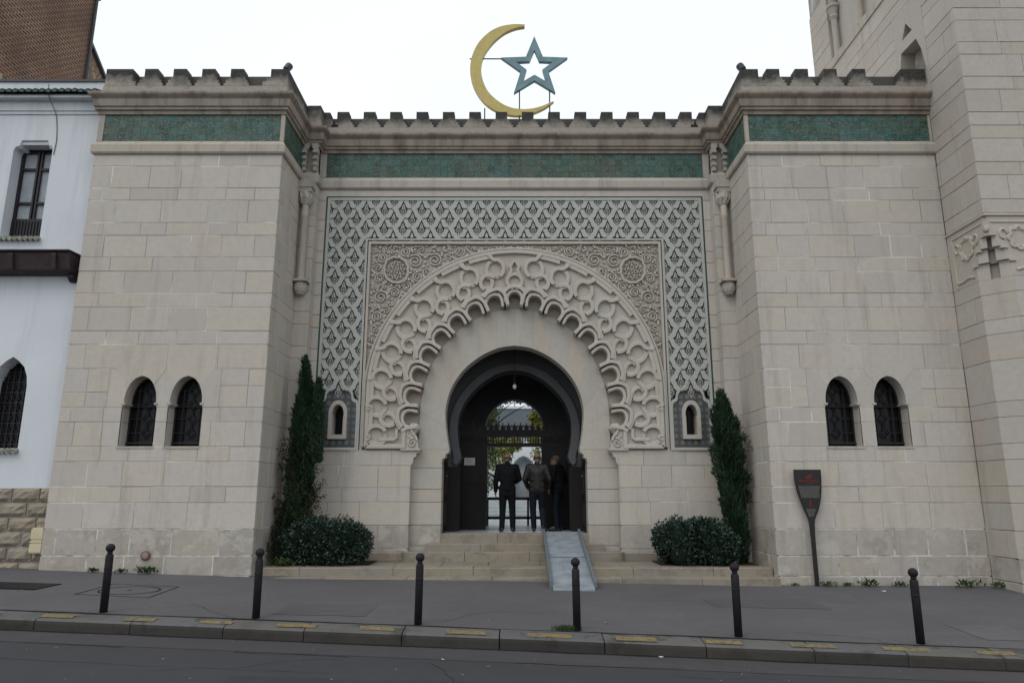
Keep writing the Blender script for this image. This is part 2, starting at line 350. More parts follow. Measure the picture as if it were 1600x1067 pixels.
def sweep(mb, path, prof, d_start=None, d_end=None, mi=0):
    """profile (out, z) swept along a plan polyline; outward is to the right of travel; ends mitred towards d_start / d_end"""
    n = len(path); P = [Vector(p) for p in path]; k = len(prof); vs = []
    for i in range(n):
        a = (P[i] - P[i - 1]).normalized() if i else (Vector(d_start) if d_start else (P[1] - P[0]).normalized())
        b = (P[i + 1] - P[i]).normalized() if i < n - 1 else (Vector(d_end) if d_end else a)
        na, nb = Vector((a.y, -a.x)), Vector((b.y, -b.x)); m = na + nb; m = m / max(.2, m.dot(na))
        for o, z in prof: q = P[i] + m * o; vs.append((q.x, q.y, z))
    fs = []
    for i in range(n - 1):
        for j in range(k): fs.append((i * k + j, i * k + (j + 1) % k, (i + 1) * k + (j + 1) % k, (i + 1) * k + j))
    fs += [tuple(range(k)), tuple((n - 1) * k + j for j in reversed(range(k)))]
    mb.add(vs, fs, mi)

ZC = [-.45, .063, .414, .88, 1.342, 1.627, 2.077, 2.352, 2.807, 3.082, 3.811, 4.281, 4.545, 5.013, 5.295, 5.736, 6.024, 6.474, 6.742, 7.216, 7.477, 7.947, 8.213]
G = .0036
def lay(u0, u1, lo=.55, hi=.95, off=0):
    js = [u0]; u = u0 + random.uniform(lo * .5, hi) * (1 if off else .8)
    while u < u1 - lo * .6:
        js.append(u); u += random.uniform(lo, hi)
    return js + [u1]
def stone(poly, fr, parent, mat, depth=.10):
    mb = MB(); jit = random.uniform(-.003, .004)
    if len(poly) == 4 and poly[0][1] == poly[1][1]: bevel_box(mb, poly[0][0], poly[1][0], poly[0][1], poly[2][1], fr, -depth, jit)
    else: mb.prism(poly, fr, -depth, jit)
    return mb.obj('stone_block', mat, parent)
def course(u0, u1, v0, v1, fr, parent, mat, lo=.55, hi=.95, off=0, depth=.10, skip=None):
    js = lay(u0, u1, lo, hi, off); G = .0095 if v1 < .9 else .0036
    for a, b in zip(js, js[1:]):
        if skip and skip(a, b, v0, v1): continue
        stone(rect(a + (G if a != u0 else 0), b - (G if b != u1 else 0), v0 + G, v1 - G), fr, parent, mat, depth)

# ------------------------------------------------------------------ setting: ground, pavement, kerb, road
def kerb_y(x): return 8.95 - .075 * max(-30, min(30, x))
def kerb_z(x): x = max(-14, min(14, x)); return -.091 - .0235 * x
def foot_z(x): return float(np.interp(x, [-14, -8.5, -4.7, 0, 4.7, 8.4, 14], [.33, .17, .05, 0, -.09, -.1, -.2]))
def ground_z(x, y):
    t = max(0, min(1.3, (y - kerb_y(x)) / (13.2 - kerb_y(x)))); return kerb_z(x) * (1 - t) + foot_z(x) * t
mb = MB(); xs = [-60, -40, -28] + [-20 + i * .5 for i in range(81)] + [28, 40, 60]; ts = [i / 12 for i in range(13)]
vs = []
for x in xs:
    for tt in ts:
        y = kerb_y(x) + tt * (15.6 - kerb_y(x)); vs.append((x, y, ground_z(x, y)))
n = len(ts); mb.add(vs, [(i * n + j, (i + 1) * n + j, (i + 1) * n + j + 1, i * n + j + 1) for i in range(len(xs) - 1) for j in range(n - 1)])
mb.obj('pavement', 'pavement', smooth=True, kind='structure')
mb = MB(); vs = []; offs = [0.35, 1.2, 3, 6, 10, 16, 40]
for x in xs:
    for d in offs: vs.append((x, kerb_y(x) - d, kerb_z(x) - .165 + .012 * min(d, 4) - .004 * max(0, d - 4)))
n = len(offs); mb.add(vs, [(i * n + j, (i + 1) * n + j, (i + 1) * n + j + 1, i * n + j + 1) for i in range(len(xs) - 1) for j in range(n - 1)])
road = mb.obj('road', 'road', smooth=True, kind='structure')
mb = MB(); mb.box(-300, 300, -300, 300, -1.4, -1.0); mb.obj('ground', 'ground', kind='structure')
kerb = bpy.data.objects.new('kerb', None); COL.objects.link(kerb); kerb['kind'] = 'structure'
KP = [(.0, .004), (.15, -.010), (.275, -.030), (.30, -.044), (.308, -.075), (.315, -.165), (.32, -.30), (.0, -.30)]
x = -15.0; stones = []
while x < 15:
    L = random.uniform(.95, 1.25); x1 = x + L
    mb = MB(); vs = []; jz = random.uniform(-.006, .006); jy = random.uniform(-.008, .008)
    for xx in (x + .007, x1 - .007):
        for o, z in KP: vs.append((xx, kerb_y(xx) - o + jy, kerb_z(xx) + z + jz))
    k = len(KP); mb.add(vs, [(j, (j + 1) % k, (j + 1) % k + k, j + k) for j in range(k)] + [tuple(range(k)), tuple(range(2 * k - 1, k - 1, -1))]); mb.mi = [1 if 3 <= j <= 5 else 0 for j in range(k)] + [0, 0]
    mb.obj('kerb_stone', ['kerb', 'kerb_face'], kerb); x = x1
px_mark = -14.6
while px_mark < 14:
    if abs(px_mark + 3.6) > .0:
        mb = MB(); a, b = px_mark + random.uniform(-.05, .05), px_mark + .44 + random.uniform(-.06, .07); vs = []; w0_, w1_ = random.uniform(-.02, .015), random.uniform(-.035, .012)
        for i in range(5):
            xx = a + (b - a) * i / 4
            for o, z in ((.115 - w0_, -.0065), (.16, -.0117), (.25 + w1_, -.026)): vs.append((xx + random.uniform(-.012, .012) * (i in (0, 4)), kerb_y(xx) - o, kerb_z(xx) + z + .009))
        mb.add(vs, [(i * 3 + j, i * 3 + j + 3, i * 3 + j + 4, i * 3 + j + 1) for i in range(4) for j in range(2)])
        mb.obj('yellow_kerb_mark', 'yellow', kerb, smooth=True)
    px_mark += .985
def strip_on(name, pts, wid, zf, mat, parent, dz=.004):
    mb = MB(); vs = []
    for i, (x, y) in enumerate(pts):
        a = Vector(pts[max(0, i - 1)]); b = Vector(pts[min(len(pts) - 1, i + 1)]); d = (b - a).normalized(); nn = Vector((-d.y, d.x)) * wid * random.uniform(.25, .7)
        for s_ in (1, -1): vs.append((x + nn.x * s_, y + nn.y * s_, zf(x + nn.x * s_, y + nn.y * s_) + dz))
    mb.add(vs, [(2 * i, 2 * i + 1, 2 * i + 3, 2 * i + 2) for i in range(len(pts) - 1)]); return mb.obj(name, mat, parent)
def road_z(x, y): d = kerb_y(x) - y; return kerb_z(x) - .165 + .012 * min(d, 4) - .004 * max(0, d - 4)
pts = [(-15 + i * .4, kerb_y(-15 + i * .4) + .02 + random.uniform(-.012, .012)) for i in range(76)]
strip_on('pavement_edge_joint', pts, .05, ground_z, 'tar', kerb, .006)
for d0, w in ((.98, .012), (1.75, .006)):
    pts = [(-12 + i * .25, kerb_y(-12 + i * .25) - d0 + .05 * math.sin(i * .13) + random.uniform(-.02, .02)) for i in range(97)]
    for k in range(0, 97, 12):
        if random.random() < .8: strip_on('road_crack', pts[k:k + random.randint(6, 13)], w, road_z, 'tar', road)
GS = [(-15 + i * .4, kerb_y(-15 + i * .4) - .66) for i in range(76)]; mb = MB(); vs = []
for x_, y_ in GS:
    for o in (.33, -.31): vs.append((x_, y_ + o, road_z(x_, y_ + o) + .003))
mb.add(vs, [(2 * i, 2 * i + 1, 2 * i + 3, 2 * i + 2) for i in range(75)]); mb.obj('gutter_strip', 'gutter', road)
strip_on('gutter_joint', [(-15 + i * .4, kerb_y(-15 + i * .4) - .34 + random.uniform(-.01, .01)) for i in range(76)], .06, road_z, 'tar', road, .006)

def sheet(name, pts, zf, mat, par, dz):
    tr = tessellate_polygon([[Vector((p[0], p[1], 0)) for p in pts]]); mb = MB(); mb.add([(x, y, zf(x, y) + dz) for x, y in pts], [tuple(t_) for t_ in tr]); return mb.obj(name, mat, par)
pav = bpy.data.objects['pavement']
def quad_patch(x0, x1, y0, y1, n=8):
    q = []
    for i in range(n): q.append((x0 + (x1 - x0) * i / n, y0 + random.uniform(-.02, .02)))
    for i in range(4): q.append((x1 + random.uniform(-.02, .02), y0 + (y1 - y0) * i / 4))
    for i in range(n): q.append((x1 - (x1 - x0) * i / n, y1 + random.uniform(-.02, .02)))
    for i in range(4): q.append((x0 + random.uniform(-.02, .02), y1 - (y1 - y0) * i / 4))
    return q
sheet('asphalt_repair', quad_patch(-3.1, -1.9, 9.6, 10.5), ground_z, 'pavement_old', pav, .004); sheet('asphalt_repair', quad_patch(2.9, 4.6, 10.9, 11.6), ground_z, 'pavement_old', pav, .004); sheet('asphalt_repair', quad_patch(5.6, 6.4, 9.0, 9.9), ground_z, 'pavement_new', pav, .004)
sheet('asphalt_repair', quad_patch(-2.6, .2, 6.4, 7.1), road_z, 'road_patch', road, .004); sheet('asphalt_repair', quad_patch(2.6, 3.6, 6.2, 6.9), road_z, 'road_patch', road, .004)
def wander(x, y, a, n, st=.14):
    q = []
    for _ in range(n): q.append((x, y)); a += random.uniform(-.5, .5); x += st * math.cos(a); y += st * math.sin(a) * .8
    return q
for x, y, a, n in ((-.9, 9.4, 1.2, 14), (3.4, 9.2, .3, 16), (-4.4, 10.2, -.2, 15), (5.2, 11.5, 2.6, 13), (1.6, 11.2, .1, 14)): strip_on('pavement_crack', wander(x, y, a, n), .006, ground_z, 'crackfill', pav)
for x, y, a, n in ((1.5, 7.6, -.8, 9), (-3.5, 7.2, .2, 16), (3.2, 6.9, .1, 18), (-1., 6.6, .1, 14)): strip_on('road_crack', wander(x, y, a, n), .006, road_z, 'crackfill', road)
mb = MB()
for k in range(150):
    x = random.uniform(-8, 7); rd = random.random() < .45; y = random.uniform(5.8, kerb_y(x) - .4) if rd else random.uniform(kerb_y(x) + .1, 12.6); zf = road_z if rd else ground_z; r_ = random.uniform(.006, .02)
    if 12.0 < y and .4 < x < 1.5: continue
    mb.add([(x + r_ * random.uniform(.6, 1.2) * math.cos(q * PI / 3), y + r_ * random.uniform(.6, 1.2) * math.sin(q * PI / 3), zf(x, y) + .005) for q in range(6)], [(0, 1, 2, 3, 4, 5)])
mb.obj('gum_and_grit', 'grit', kind='stuff')
# ------------------------------------------------------------------ gate towers
WC = [(-7.02, -6.16), (6.13, 7.04)]   # window centres per tower
WH = .305                              # half width of a window
def win_half(z):                       # half width of the window opening at height z
    if z < 3.13: return WH + .02
    if z < 3.2: return WH - .005
    t = (z - 3.2) / .47
    return (WH - .005) * max(0, 1 - t ** 2.05) ** .53 if t < 1 else 0
def win_outline(c, grow=0):
    zs = [2.352, 2.7, 3.129, 3.13, 3.199, 3.2] + [3.2 + .47 * q for q in (.15, .3, .45, .6, .72, .82, .9, .96, .99)]
    L = [(c - win_half(z) - grow, z) for z in zs]; R = [(c + win_half(z) + grow, z) for z in reversed(zs)]
    return L + [(c, 3.672 + grow)] + R
def make_window(c, parent, fr):
    mb = MB(); o = win_outline(c, .04); mb.prism([(u, v) for u, v in o], fr, -.62, -.34); g = mb.obj('window', 'glass_dark', parent)
    mb = MB(); ins = win_outline(c, -.03); out = win_outline(c, .03)
    mb.prism(out, fr, -.33, -.28, holes=[ins]); mb.obj('frame', 'winframe', g)
    mb = MB(); fw = (-.30, -.265)
    for s_ in (-1, 1):
        mb.ribbon([(c + s_ * .16, 2.36), (c + s_ * .16, 3.5)], .014, fr, *fw)
    for k in range(4):
        zc = 2.62 + k * .27
        d = [(c, zc + .1), (c + .075, zc), (c, zc - .1), (c - .075, zc)]
        mb.ribbon(d, .016, fr, *fw, closed=True, ch=.004)
        for s_ in (-1, 1): mb.ribbon([(c + s_ * .075, zc), (c + s_ * .3, zc)], .014, fr, *fw)
        mb.ribbon([(c, zc + .1), (c, zc + .17)], .014, fr, *fw)
    mb.ribbon([(c - .3, 2.43), (c + .3, 2.43)], .03, fr, -.30, -.22); mb.ribbon([(c - .3, 3.12), (c + .3, 3.12)], .018, fr, -.30, -.25)
    mb.obj('grille', 'iron', g)
    for s_ in (-1, 1):    # little impost stones
        mb = MB(); mb.prism(rect(c + s_ * WH - .035, c + s_ * WH + .035, 3.125, 3.165), fr, -.3, .012); mb.obj('impost', 'trim', g)
def build_tower(sg, label):
    """sg = -1 left tower, +1 right tower"""
    T = thing('gate_tower', label, 'tower', 'stone towers flanking the gate', (sg * 6.6, 13.3, 0))
    par = T; T_loc = Vector(T.location)
    Yf = 13.3; xi, xo = sg * 4.70, sg * 8.5; x0, x1 = min(xi, xo), max(xi, xo)
    fr = front(Yf); wc = WC[0] if sg < 0 else WC[1]
    sfr = side_r(-4.70) if sg < 0 else side_l(4.70)
    objs = []
    def keep(fn, *a, **k): fn(*a, **k)
    before = set(COL.objects)
    # mortar sheets and core
    mb = MB(); mb.prism(rect(x0 + .03, x1 - .03, .9, 8.25), fr, -.03, -.004, holes=[win_outline(c, .0) for c in wc]); mb.obj('mortar_bed', 'mortar', par)
    mb = MB(); mb.prism(rect(x0 + .03, x1 - .03, -.45, .9), fr, -.03, -.004); mb.prism(rect(13.34, 15.3, -.45, .9), sfr, -.03, -.004); mb.obj('mortar_bed', 'mortar_pale', par)
    mb = MB(); mb.prism(rect(13.34, 15.3, .9, 8.25), sfr, -.03, -.004); mb.obj('mortar_bed', 'mortar', par)
    mb = MB(); mb.box(x0 + .13, x1 - .13, 13.95, 19, -.45, 9.7); mb.box(x0 + .05, x1 - .05, 13.45, 13.94, 3.75, 9.7); mb.obj('wall_core', 'stone', par)
    # front courses
    for i in range(len(ZC) - 1):
        v0, v1 = ZC[i], ZC[i + 1]; mat = 'stone_low' if i < 3 else 'stone'
        if v0 >= 2.35 and v1 <= 3.82: continue
        course(x0, x1, v0, v1, fr, par, mat, .55 if v1 - v0 > .35 else .5, .98, i % 2, .08)
        course(13.31, 15.3, v0, v1, sfr, par, mat, .5, 1.0, i % 2, .08)
    for v0, v1 in ((2.352, 2.807), (2.807, 3.082), (3.082, 3.811)): course(13.31, 15.3, v0, v1, sfr, par, 'stone', .5, 1, 0, .08)
    # window zone
    c1, c2 = wc; D = .36
    for v0, v1 in ((2.352, 2.807), (2.807, 3.082)):
        sg_l = lay(x0, c1 - WH - .02, .4, .8); sg_r = lay(c2 + WH + .02, x1, .4, .8)
        for js in (sg_l, sg_r):
            for a, b in zip(js, js[1:]): stone(rect(a + (G if a != js[0] or js is sg_r and False else 0), b - (G if b != js[-1] else 0), v0 + G, v1 - G), fr, par, 'stone', D)
        stone(rect(c1 + WH + .02, c2 - WH - .02, v0 + G, v1 - G), fr, par, 'stone', D)
    zt, zs = 3.811, 3.082; top = 3.52
    def edge(c, s_, za, zb, k=9): return [(c + s_ * win_half(za + (zb - za) * q / k), za + (zb - za) * q / k) for q in range(k + 1)]
    mid = (c1 + c2) / 2; sh = 3.50
    L = [(c1 - .62, zs + G), ] + edge(c1, -1, zs + G, sh) + [(c1 - .5, zt - .0), (c1 - .62, zt)]
    stone(L, fr, par, 'stone', D)
    stone([(-p[0] + 2 * mid, p[1]) for p in reversed(L)], fr, par, 'stone', D)
    stone(edge(c1, 1, zs + G, sh) + [(mid, 3.80)] + [(2 * mid - p[0], p[1]) for p in reversed(edge(c1, 1, zs + G, sh))], fr, par, 'stone', D)
    for a, b in ((x0, c1 - .62), (c2 + .62, x1)):
        m_ = random.uniform(3.3, 3.5)
        js = lay(a, b, .5, .9)
        for q, r in zip(js, js[1:]):
            stone(rect(q + G, r - G, zs + G, m_ - G), fr, par, 'stone', .08); stone(rect(q + G, r - G, m_ + G, zt - G), fr, par, 'stone', .08)
    # remove the plain course above the windows and put the two shouldered lintels in its place
    for c, s_ in ((c1, -1), (c2, 1)):
        zz = [sh + (3.672 - sh) * q / 6 for q in range(6)]
        under = [(c - s_ * -1 * win_half(z) * -1, z) for z in zz]
        left = [(c - win_half(z), z) for z in zz]; right = [(c + win_half(z), z) for z in reversed(zz)]
        a, b = (c1 - .5 + G, mid - G) if c == c1 else (mid + G, c2 + .5 - G)
        poly = [(a, zt - .02)] + [(p[0] , p[1] + .004) for p in left] + [(c, 3.676)] + [(p[0], p[1] + .004) for p in right] + [(b, zt - .02), (b, zt + .0), (b, 4.275), (a, 4.275), (a, zt)]
        stone(poly, fr, par, 'stone', D)
    for c in wc: make_window(c, par, fr)
    # sills
    for c in wc:
        mb = MB(); mb.prism(rect(c - WH - .04, c + WH + .04, 2.315, 2.358), fr, -.36, .012); mb.obj('window_sill', 'trim', par)
    # string course, tile band, cornice, parapet
    ye = 14.70
    if sg < 0: path, kw = [(-8.5, 14.5), (-8.5, Yf), (-4.7, Yf), (-4.7, ye)], dict(d_end=(1, 0))
    else: path, kw = [(4.7, ye), (4.7, Yf), (8.5, Yf)], dict(d_start=(1, 0))
    mb = MB(); sweep(mb, path, [(-.1, 8.205), (.035, 8.205), (.06, 8.24), (.06, 8.40), (.03, 8.435), (-.01, 8.50), (-.1, 8.50)], **kw); mb.obj('string_course', 'trim', par)
    mb = MB(); sweep(mb, path, [(-.1, 8.502), (-.035, 8.502), (-.035, 9.11), (-.1, 9.11)], **kw); mb.obj('tile_bed', 'mortar', par)
    for a, b in ((x0, x0 + .115), (x1 - .075, x1)) if sg < 0 else ((x1 - .05, x1), (x0, x0 + .075)):
        mb = MB(); mb.prism(rect(a, b, 8.50, 9.09), fr, -.06, .0); mb.obj('band_margin', 'trim', par)
    tile_band(x0 + (.12 if sg < 0 else .08), x1 - (.08 if sg < 0 else .055), 8.505, 9.085, fr, par, 24, 4, -.012)
    tile_band(13.40, 14.64, 8.505, 9.085, sfr, par, 8, 4, -.012)
    cprof = [(-.1, 9.085), (.02, 9.085), (.03, 9.15), (.07, 9.17), (.07, 9.215), (.10, 9.235), (.11, 9.30), (.115, 9.39), (.17, 9.44), (.19, 9.47), (.19, 9.515), (.06, 9.53), (-.1, 9.53)]
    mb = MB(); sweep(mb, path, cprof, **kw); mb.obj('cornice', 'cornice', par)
    pp = [(-.28, 9.528), (.0, 9.528), (.01, 9.60), (.0, 9.745), (-.28, 9.745)]
    mb = MB(); sweep(mb, path, pp, **kw); mb.obj('parapet', 'merlon', par)
    mb = MB(); mb.box(x0 + .1, x1 - .1, 13.6, 18.9, 9.6, 9.65); mb.obj('roof_slab', 'stone', par)
    # battlements
    step = .595
    first = -7.547 if sg < 0 else 5.37
    for k in range(4): merlon(first + step * k + (.0), Yf + .0, par)
    ex = (-8.5 + .02, -7.93) if sg < 0 else (8.53 - .5, 8.53)
    mb = MB(); mb.prism([(ex[0], 9.75), (ex[1] + (.08 if sg < 0 else 0), 9.75), (ex[1] + (.08 if sg < 0 else 0), 9.85), (ex[1], 9.85), (ex[1], 10.13), (ex[0], 10.13)] if sg < 0 else
                        [(ex[0] - .08, 9.75), (ex[1], 9.75), (ex[1], 10.13), (ex[0], 10.13), (ex[0], 9.85), (ex[0] - .08, 9.85)], fr, -.25, 0); mb.obj('end_merlon', 'merlon', par)
    mb = MB(); ci = -4.70 if sg < 0 else 4.70; s_ = -sg
    q = [(ci, 9.75), (ci - s_ * .52, 9.75), (ci - s_ * .52, 9.85), (ci - s_ * .44, 9.85), (ci - s_ * .44, 9.95), (ci - s_ * .36, 9.95), (ci - s_ * .36, 10.13), (ci, 10.13)]
    mb.prism(q, fr, -.25, 0); mb.obj('corner_merlon', 'merlon', par)
    mb = MB(); mb.prism([(13.552, 9.75), (14.95, 9.75), (14.95, 10.10), (13.552, 10.13)], sfr, -.24, -.002); mb.obj('parapet_return', 'merlon', par)
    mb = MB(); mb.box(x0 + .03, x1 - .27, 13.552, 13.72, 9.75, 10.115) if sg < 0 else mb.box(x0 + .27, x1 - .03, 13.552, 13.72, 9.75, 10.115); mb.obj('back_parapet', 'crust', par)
    for o in set(COL.objects) - before:
        if o.parent is T: o.location = Vector(o.location) - T_loc
    return T
TILE = {}
def tile_band(u0, u1, v0, v1, fr, par, nu, nv, w):
    du, dv = (u1 - u0) / nu, (v1 - v0) / nv
    for i in range(nu):
        for j in range(nv):
            mb = MB(); g = .0012; jt = random.uniform(-.002, .002); a, b, c, d = u0 + i * du + g, u0 + (i + 1) * du - g, v0 + j * dv + g, v0 + (j + 1) * dv - g
            vs = [fr(a, c, w - .03), fr(b, c, w - .03), fr(b, d, w - .03), fr(a, d, w - .03)]
            e = [random.uniform(-.0025, .0025) for _ in range(4)]
            vs += [fr(a, c, w + jt + e[0]), fr(b, c, w + jt + e[1]), fr(b, d, w + jt + e[2]), fr(a, d, w + jt + e[3])]
            mb.add(vs, [(4, 5, 6), (4, 6, 7), (0, 1, 5, 4), (1, 2, 6, 5), (2, 3, 7, 6), (3, 0, 4, 7)])
            mb.obj('glazed_tile', 'tile', par)
MER = None
def merlon(x, Y, par, z=9.75, sc=1.0):
    global MER
    if MER is None:
        mb = MB(); h = [(.262, 0), (.262, .06), (.225, .06), (.225, .13), (.18, .13), (.18, .2), (.135, .2), (.135, .385)]
        poly = [(-a, b) for a, b in h] + [(a, b) for a, b in reversed(h)]
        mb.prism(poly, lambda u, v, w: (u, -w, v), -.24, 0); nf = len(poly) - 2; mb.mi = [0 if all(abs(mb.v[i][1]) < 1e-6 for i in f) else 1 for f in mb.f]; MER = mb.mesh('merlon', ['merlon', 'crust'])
    o = link('merlon', MER, par, loc=(x, Y + .002, z)); return o
TL = build_tower(-1, 'left pale stone gate tower with two barred windows beside the white house')
TR = build_tower(1, 'right pale stone gate tower with two barred windows beside the minaret')
# ------------------------------------------------------------------ portal between the towers
PT = thing('mosque_portal', 'carved stone mosque portal with horseshoe arch between the two towers', 'gateway', loc=(0, 15, 0))
before_portal = set(COL.objects)
W0 = 15.0; K = .987; F = front(W0, K); FN = front(W0)
# plain base wall either side of the doorway
for sg in (-1, 1):
    a, b = (-4.70, -2.16) if sg < 0 else (2.16, 4.70)
    for i in range(len(ZC) - 1):
        v0, v1 = ZC[i], ZC[i + 1]
        if v1 > 2.4: break
        course(a, b, v0, v1 if v1 < 2.3 else 2.40, FN, PT, 'stone_low' if i < 3 else 'stone', .6, 1.1, i % 2, .19)
    mb = MB(); mb.prism(rect(a + (0 if sg < 0 else .03), b - (.03 if sg < 0 else 0), -.4, 2.39), FN, -.2, -.005); mb.obj('mortar_bed', 'mortar', PT)
    mb = MB(); mb.prism(rect(a, b - .02 if sg < 0 else b, .19, .33), FN, -.05, .05); mb.obj('plinth', 'step', PT)
    # outer strip between panel and pilaster
    u0, u1 = (-4.74, -4.282) if sg < 0 else (4.282, 4.74)
    for i in range(7, len(ZC) - 1): course(u0 * K, u1 * K, max(2.4, ZC[i]), ZC[i + 1], FN, PT, 'stone', .5, .8, 0, .1)
    # pilaster
    pu = (-4.72, -4.38) if sg < 0 else (4.38, 4.72)
    for i in range(0, len(ZC) - 1):
        mb = MB(); bevel_box(mb, pu[0], pu[1], ZC[i] + G, ZC[i + 1] - G, front(14.70), -.35, 0); mb.obj('stone_block', 'stone', PT)
    mb = MB(); mb.box(pu[0], pu[1] - .01, 14.712, 15, -.3, 8.2) if sg < 0 else mb.box(pu[0] + .01, pu[1], 14.712, 15, -.3, 8.2); mb.obj('mortar_bed', 'mortar', PT)
# wall above the panel, core
mb = MB(); mb.prism(rect(-4.4, 4.4, 8.02, 8.23), FN, -.2, -.0); mb.obj('frieze_block', 'stone', PT)
mb = MB(); mb.box(-4.69, -2.25, 15.32, 15.62, -.4, 9.7); mb.box(2.25, 4.69, 15.32, 15.62, -.4, 9.7); mb.box(-2.25, 2.25, 15.32, 15.62, 5.6, 9.7); mb.obj('wall_core', 'stone', PT)
pathP = [(-4.7, 14.70), (-4.38, 14.70), (-4.38, 15.0), (4.38, 15.0), (4.38, 14.70), (4.7, 14.70)]
kw = dict(d_start=(0, 1), d_end=(0, -1))
mb = MB(); sweep(mb, pathP, [(-.1, 8.205), (.035, 8.205), (.06, 8.24), (.06, 8.40), (.03, 8.435), (-.01, 8.50), (-.1, 8.50)], **kw); mb.obj('string_course', 'trim', PT)
mb = MB(); mb.prism(rect(-4.3, 4.3, 8.505, 9.1), FN, -.12, -.035); mb.obj('tile_bed', 'mortar', PT)
mb = MB(); mb.prism(rect(-4.39, -4.275, 8.5, 9.09), FN, -.12, 0); mb.prism(rect(4.275, 4.39, 8.5, 9.09), FN, -.12, 0); mb.obj('band_margin', 'trim', PT)
tile_band(-4.27, 4.27, 8.505, 9.085, FN, PT, 56, 4, -.012)
cprof = [(-.1, 9.085), (.02, 9.085), (.03, 9.15), (.07, 9.17), (.07, 9.215), (.10, 9.235), (.11, 9.30), (.115, 9.39), (.17, 9.44), (.19, 9.47), (.19, 9.515), (.06, 9.53), (-.1, 9.53)]
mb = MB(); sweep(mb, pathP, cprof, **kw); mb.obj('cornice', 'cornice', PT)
mb = MB(); sweep(mb, pathP, [(-.28, 9.528), (.0, 9.528), (.01, 9.60), (.0, 9.745), (-.28, 9.745)], **kw); mb.obj('parapet', 'merlon', PT)
for k in range(14): merlon(-3.84 + .6095 * k - .122, 15.0, PT, 9.75)
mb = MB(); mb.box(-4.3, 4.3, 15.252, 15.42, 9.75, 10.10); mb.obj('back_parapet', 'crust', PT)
for sg in (-1, 1):
    mb = MB(); q = [(4.395, 9.75), (4.06, 9.75), (4.06, 9.82), (4.13, 9.82), (4.13, 9.89), (4.2, 9.89), (4.2, 9.96), (4.26, 9.96), (4.26, 10.12), (4.395, 10.12)]
    mb.prism([(u * sg, v) for u, v in q], front(15.002), -.25, 0); mb.prism([(u * sg, v) for u, v in rect(4.397, 4.70, 9.75, 10.12)], front(14.705), -.5, 0); mb.obj('corner_merlon', 'merlon', PT)
mb = MB(); mb.box(-4.7, 4.7, 15.6, 19.2, 9.4, 9.45); mb.obj('roof_slab', 'stone', PT)
# console niche and colonnette on each pilaster
for sg in (-1, 1):
    fr = front(14.70); c = sg * 4.55
    mb = MB(); mb.prism([(c - .16, 8.5), (c - .085, 8.5), (c - .085, 9.0), (c - .04, 9.05), (c, 9.18), (c + .04, 9.05), (c + .085, 9.0), (c + .085, 8.5), (c + .16, 8.5), (c + .16, 9.25), (c - .16, 9.25)], fr, -.2, .06)
    for dz, d in ((8.62, .03), (8.76, .055), (8.9, .08)):
        for s_ in (-1, 1): mb.prism(rect(c + s_ * .125 - .05, c + s_ * .125 + .05, dz, dz + .07), fr, -.05, .06 + d)
    mb.prism(rect(c - .16, c + .16, 8.5, 9.1), fr, -.3, -.1); mb.obj('niche_bracket', 'trim', PT)
    x0, Yc = sg * 4.56, 14.58
    mb = MB(); mb.box(x0 - .17, x0 + .17, Yc - .13, 14.7, 8.03, 8.2); mb.box(x0 - .14, x0 + .14, Yc - .11, 14.7, 7.93, 8.03)
    cap = mb.obj('capital', 'trim', PT)
    mb = MB(); mb.lathe([(.13, .27), (.135, .14), (.125, .12), (.09, .05), (.08, .0)], (x0, Yc, 7.66), 12)
    for k in range(8):
        a = 2 * PI * k / 8; mb.tube([(x0 + .08 * math.cos(a), Yc + .08 * math.sin(a), 7.68), (x0 + .145 * math.cos(a + .3), Yc + .145 * math.sin(a + .3), 7.8), (x0 + .14 * math.cos(a), Yc + .14 * math.sin(a), 7.92)], .018, 5)
    mb.obj('capital_carving', 'carved', cap)
    mb = MB(); mb.lathe([(.085, 0), (.07, .03), (.072, 1.36), (.085, 1.4), (.085, 1.43), (.072, 1.46), (.068, 1.7)], (x0, Yc, 5.98), 16); mb.obj('colonnette', 'trim', PT, smooth=True)
    mb = MB(); mb.box(x0 - .17, x0 + .17, Yc - .15, 14.7, 5.90, 5.95); mb.lathe([(.13, 0), (.14, .02), (.1, .09)], (x0, Yc, 5.9), 14)
    b_ = mb.obj('colonnette_base', 'trim', PT)
    mb = MB(); mb.lathe([(.01, 0), (.07, .03), (.115, .1), (.135, .19), (.12, .28)], (x0, Yc + .02, 5.62), 14)
    for r_, zz in ((.07, .035), (.105, .085), (.125, .14), (.13, .2)):
        for k in range(12):
            a = 2 * PI * (k + (.5 if zz in (.085, .2) else 0)) / 12
            mb.lathe([(.002, -.022), (.02, 0), (.002, .022)], (x0 + r_ * math.cos(a), Yc + .02 + r_ * math.sin(a), 5.62 + zz), 5)
    mb.obj('pinecone_corbel', 'carved', b_)
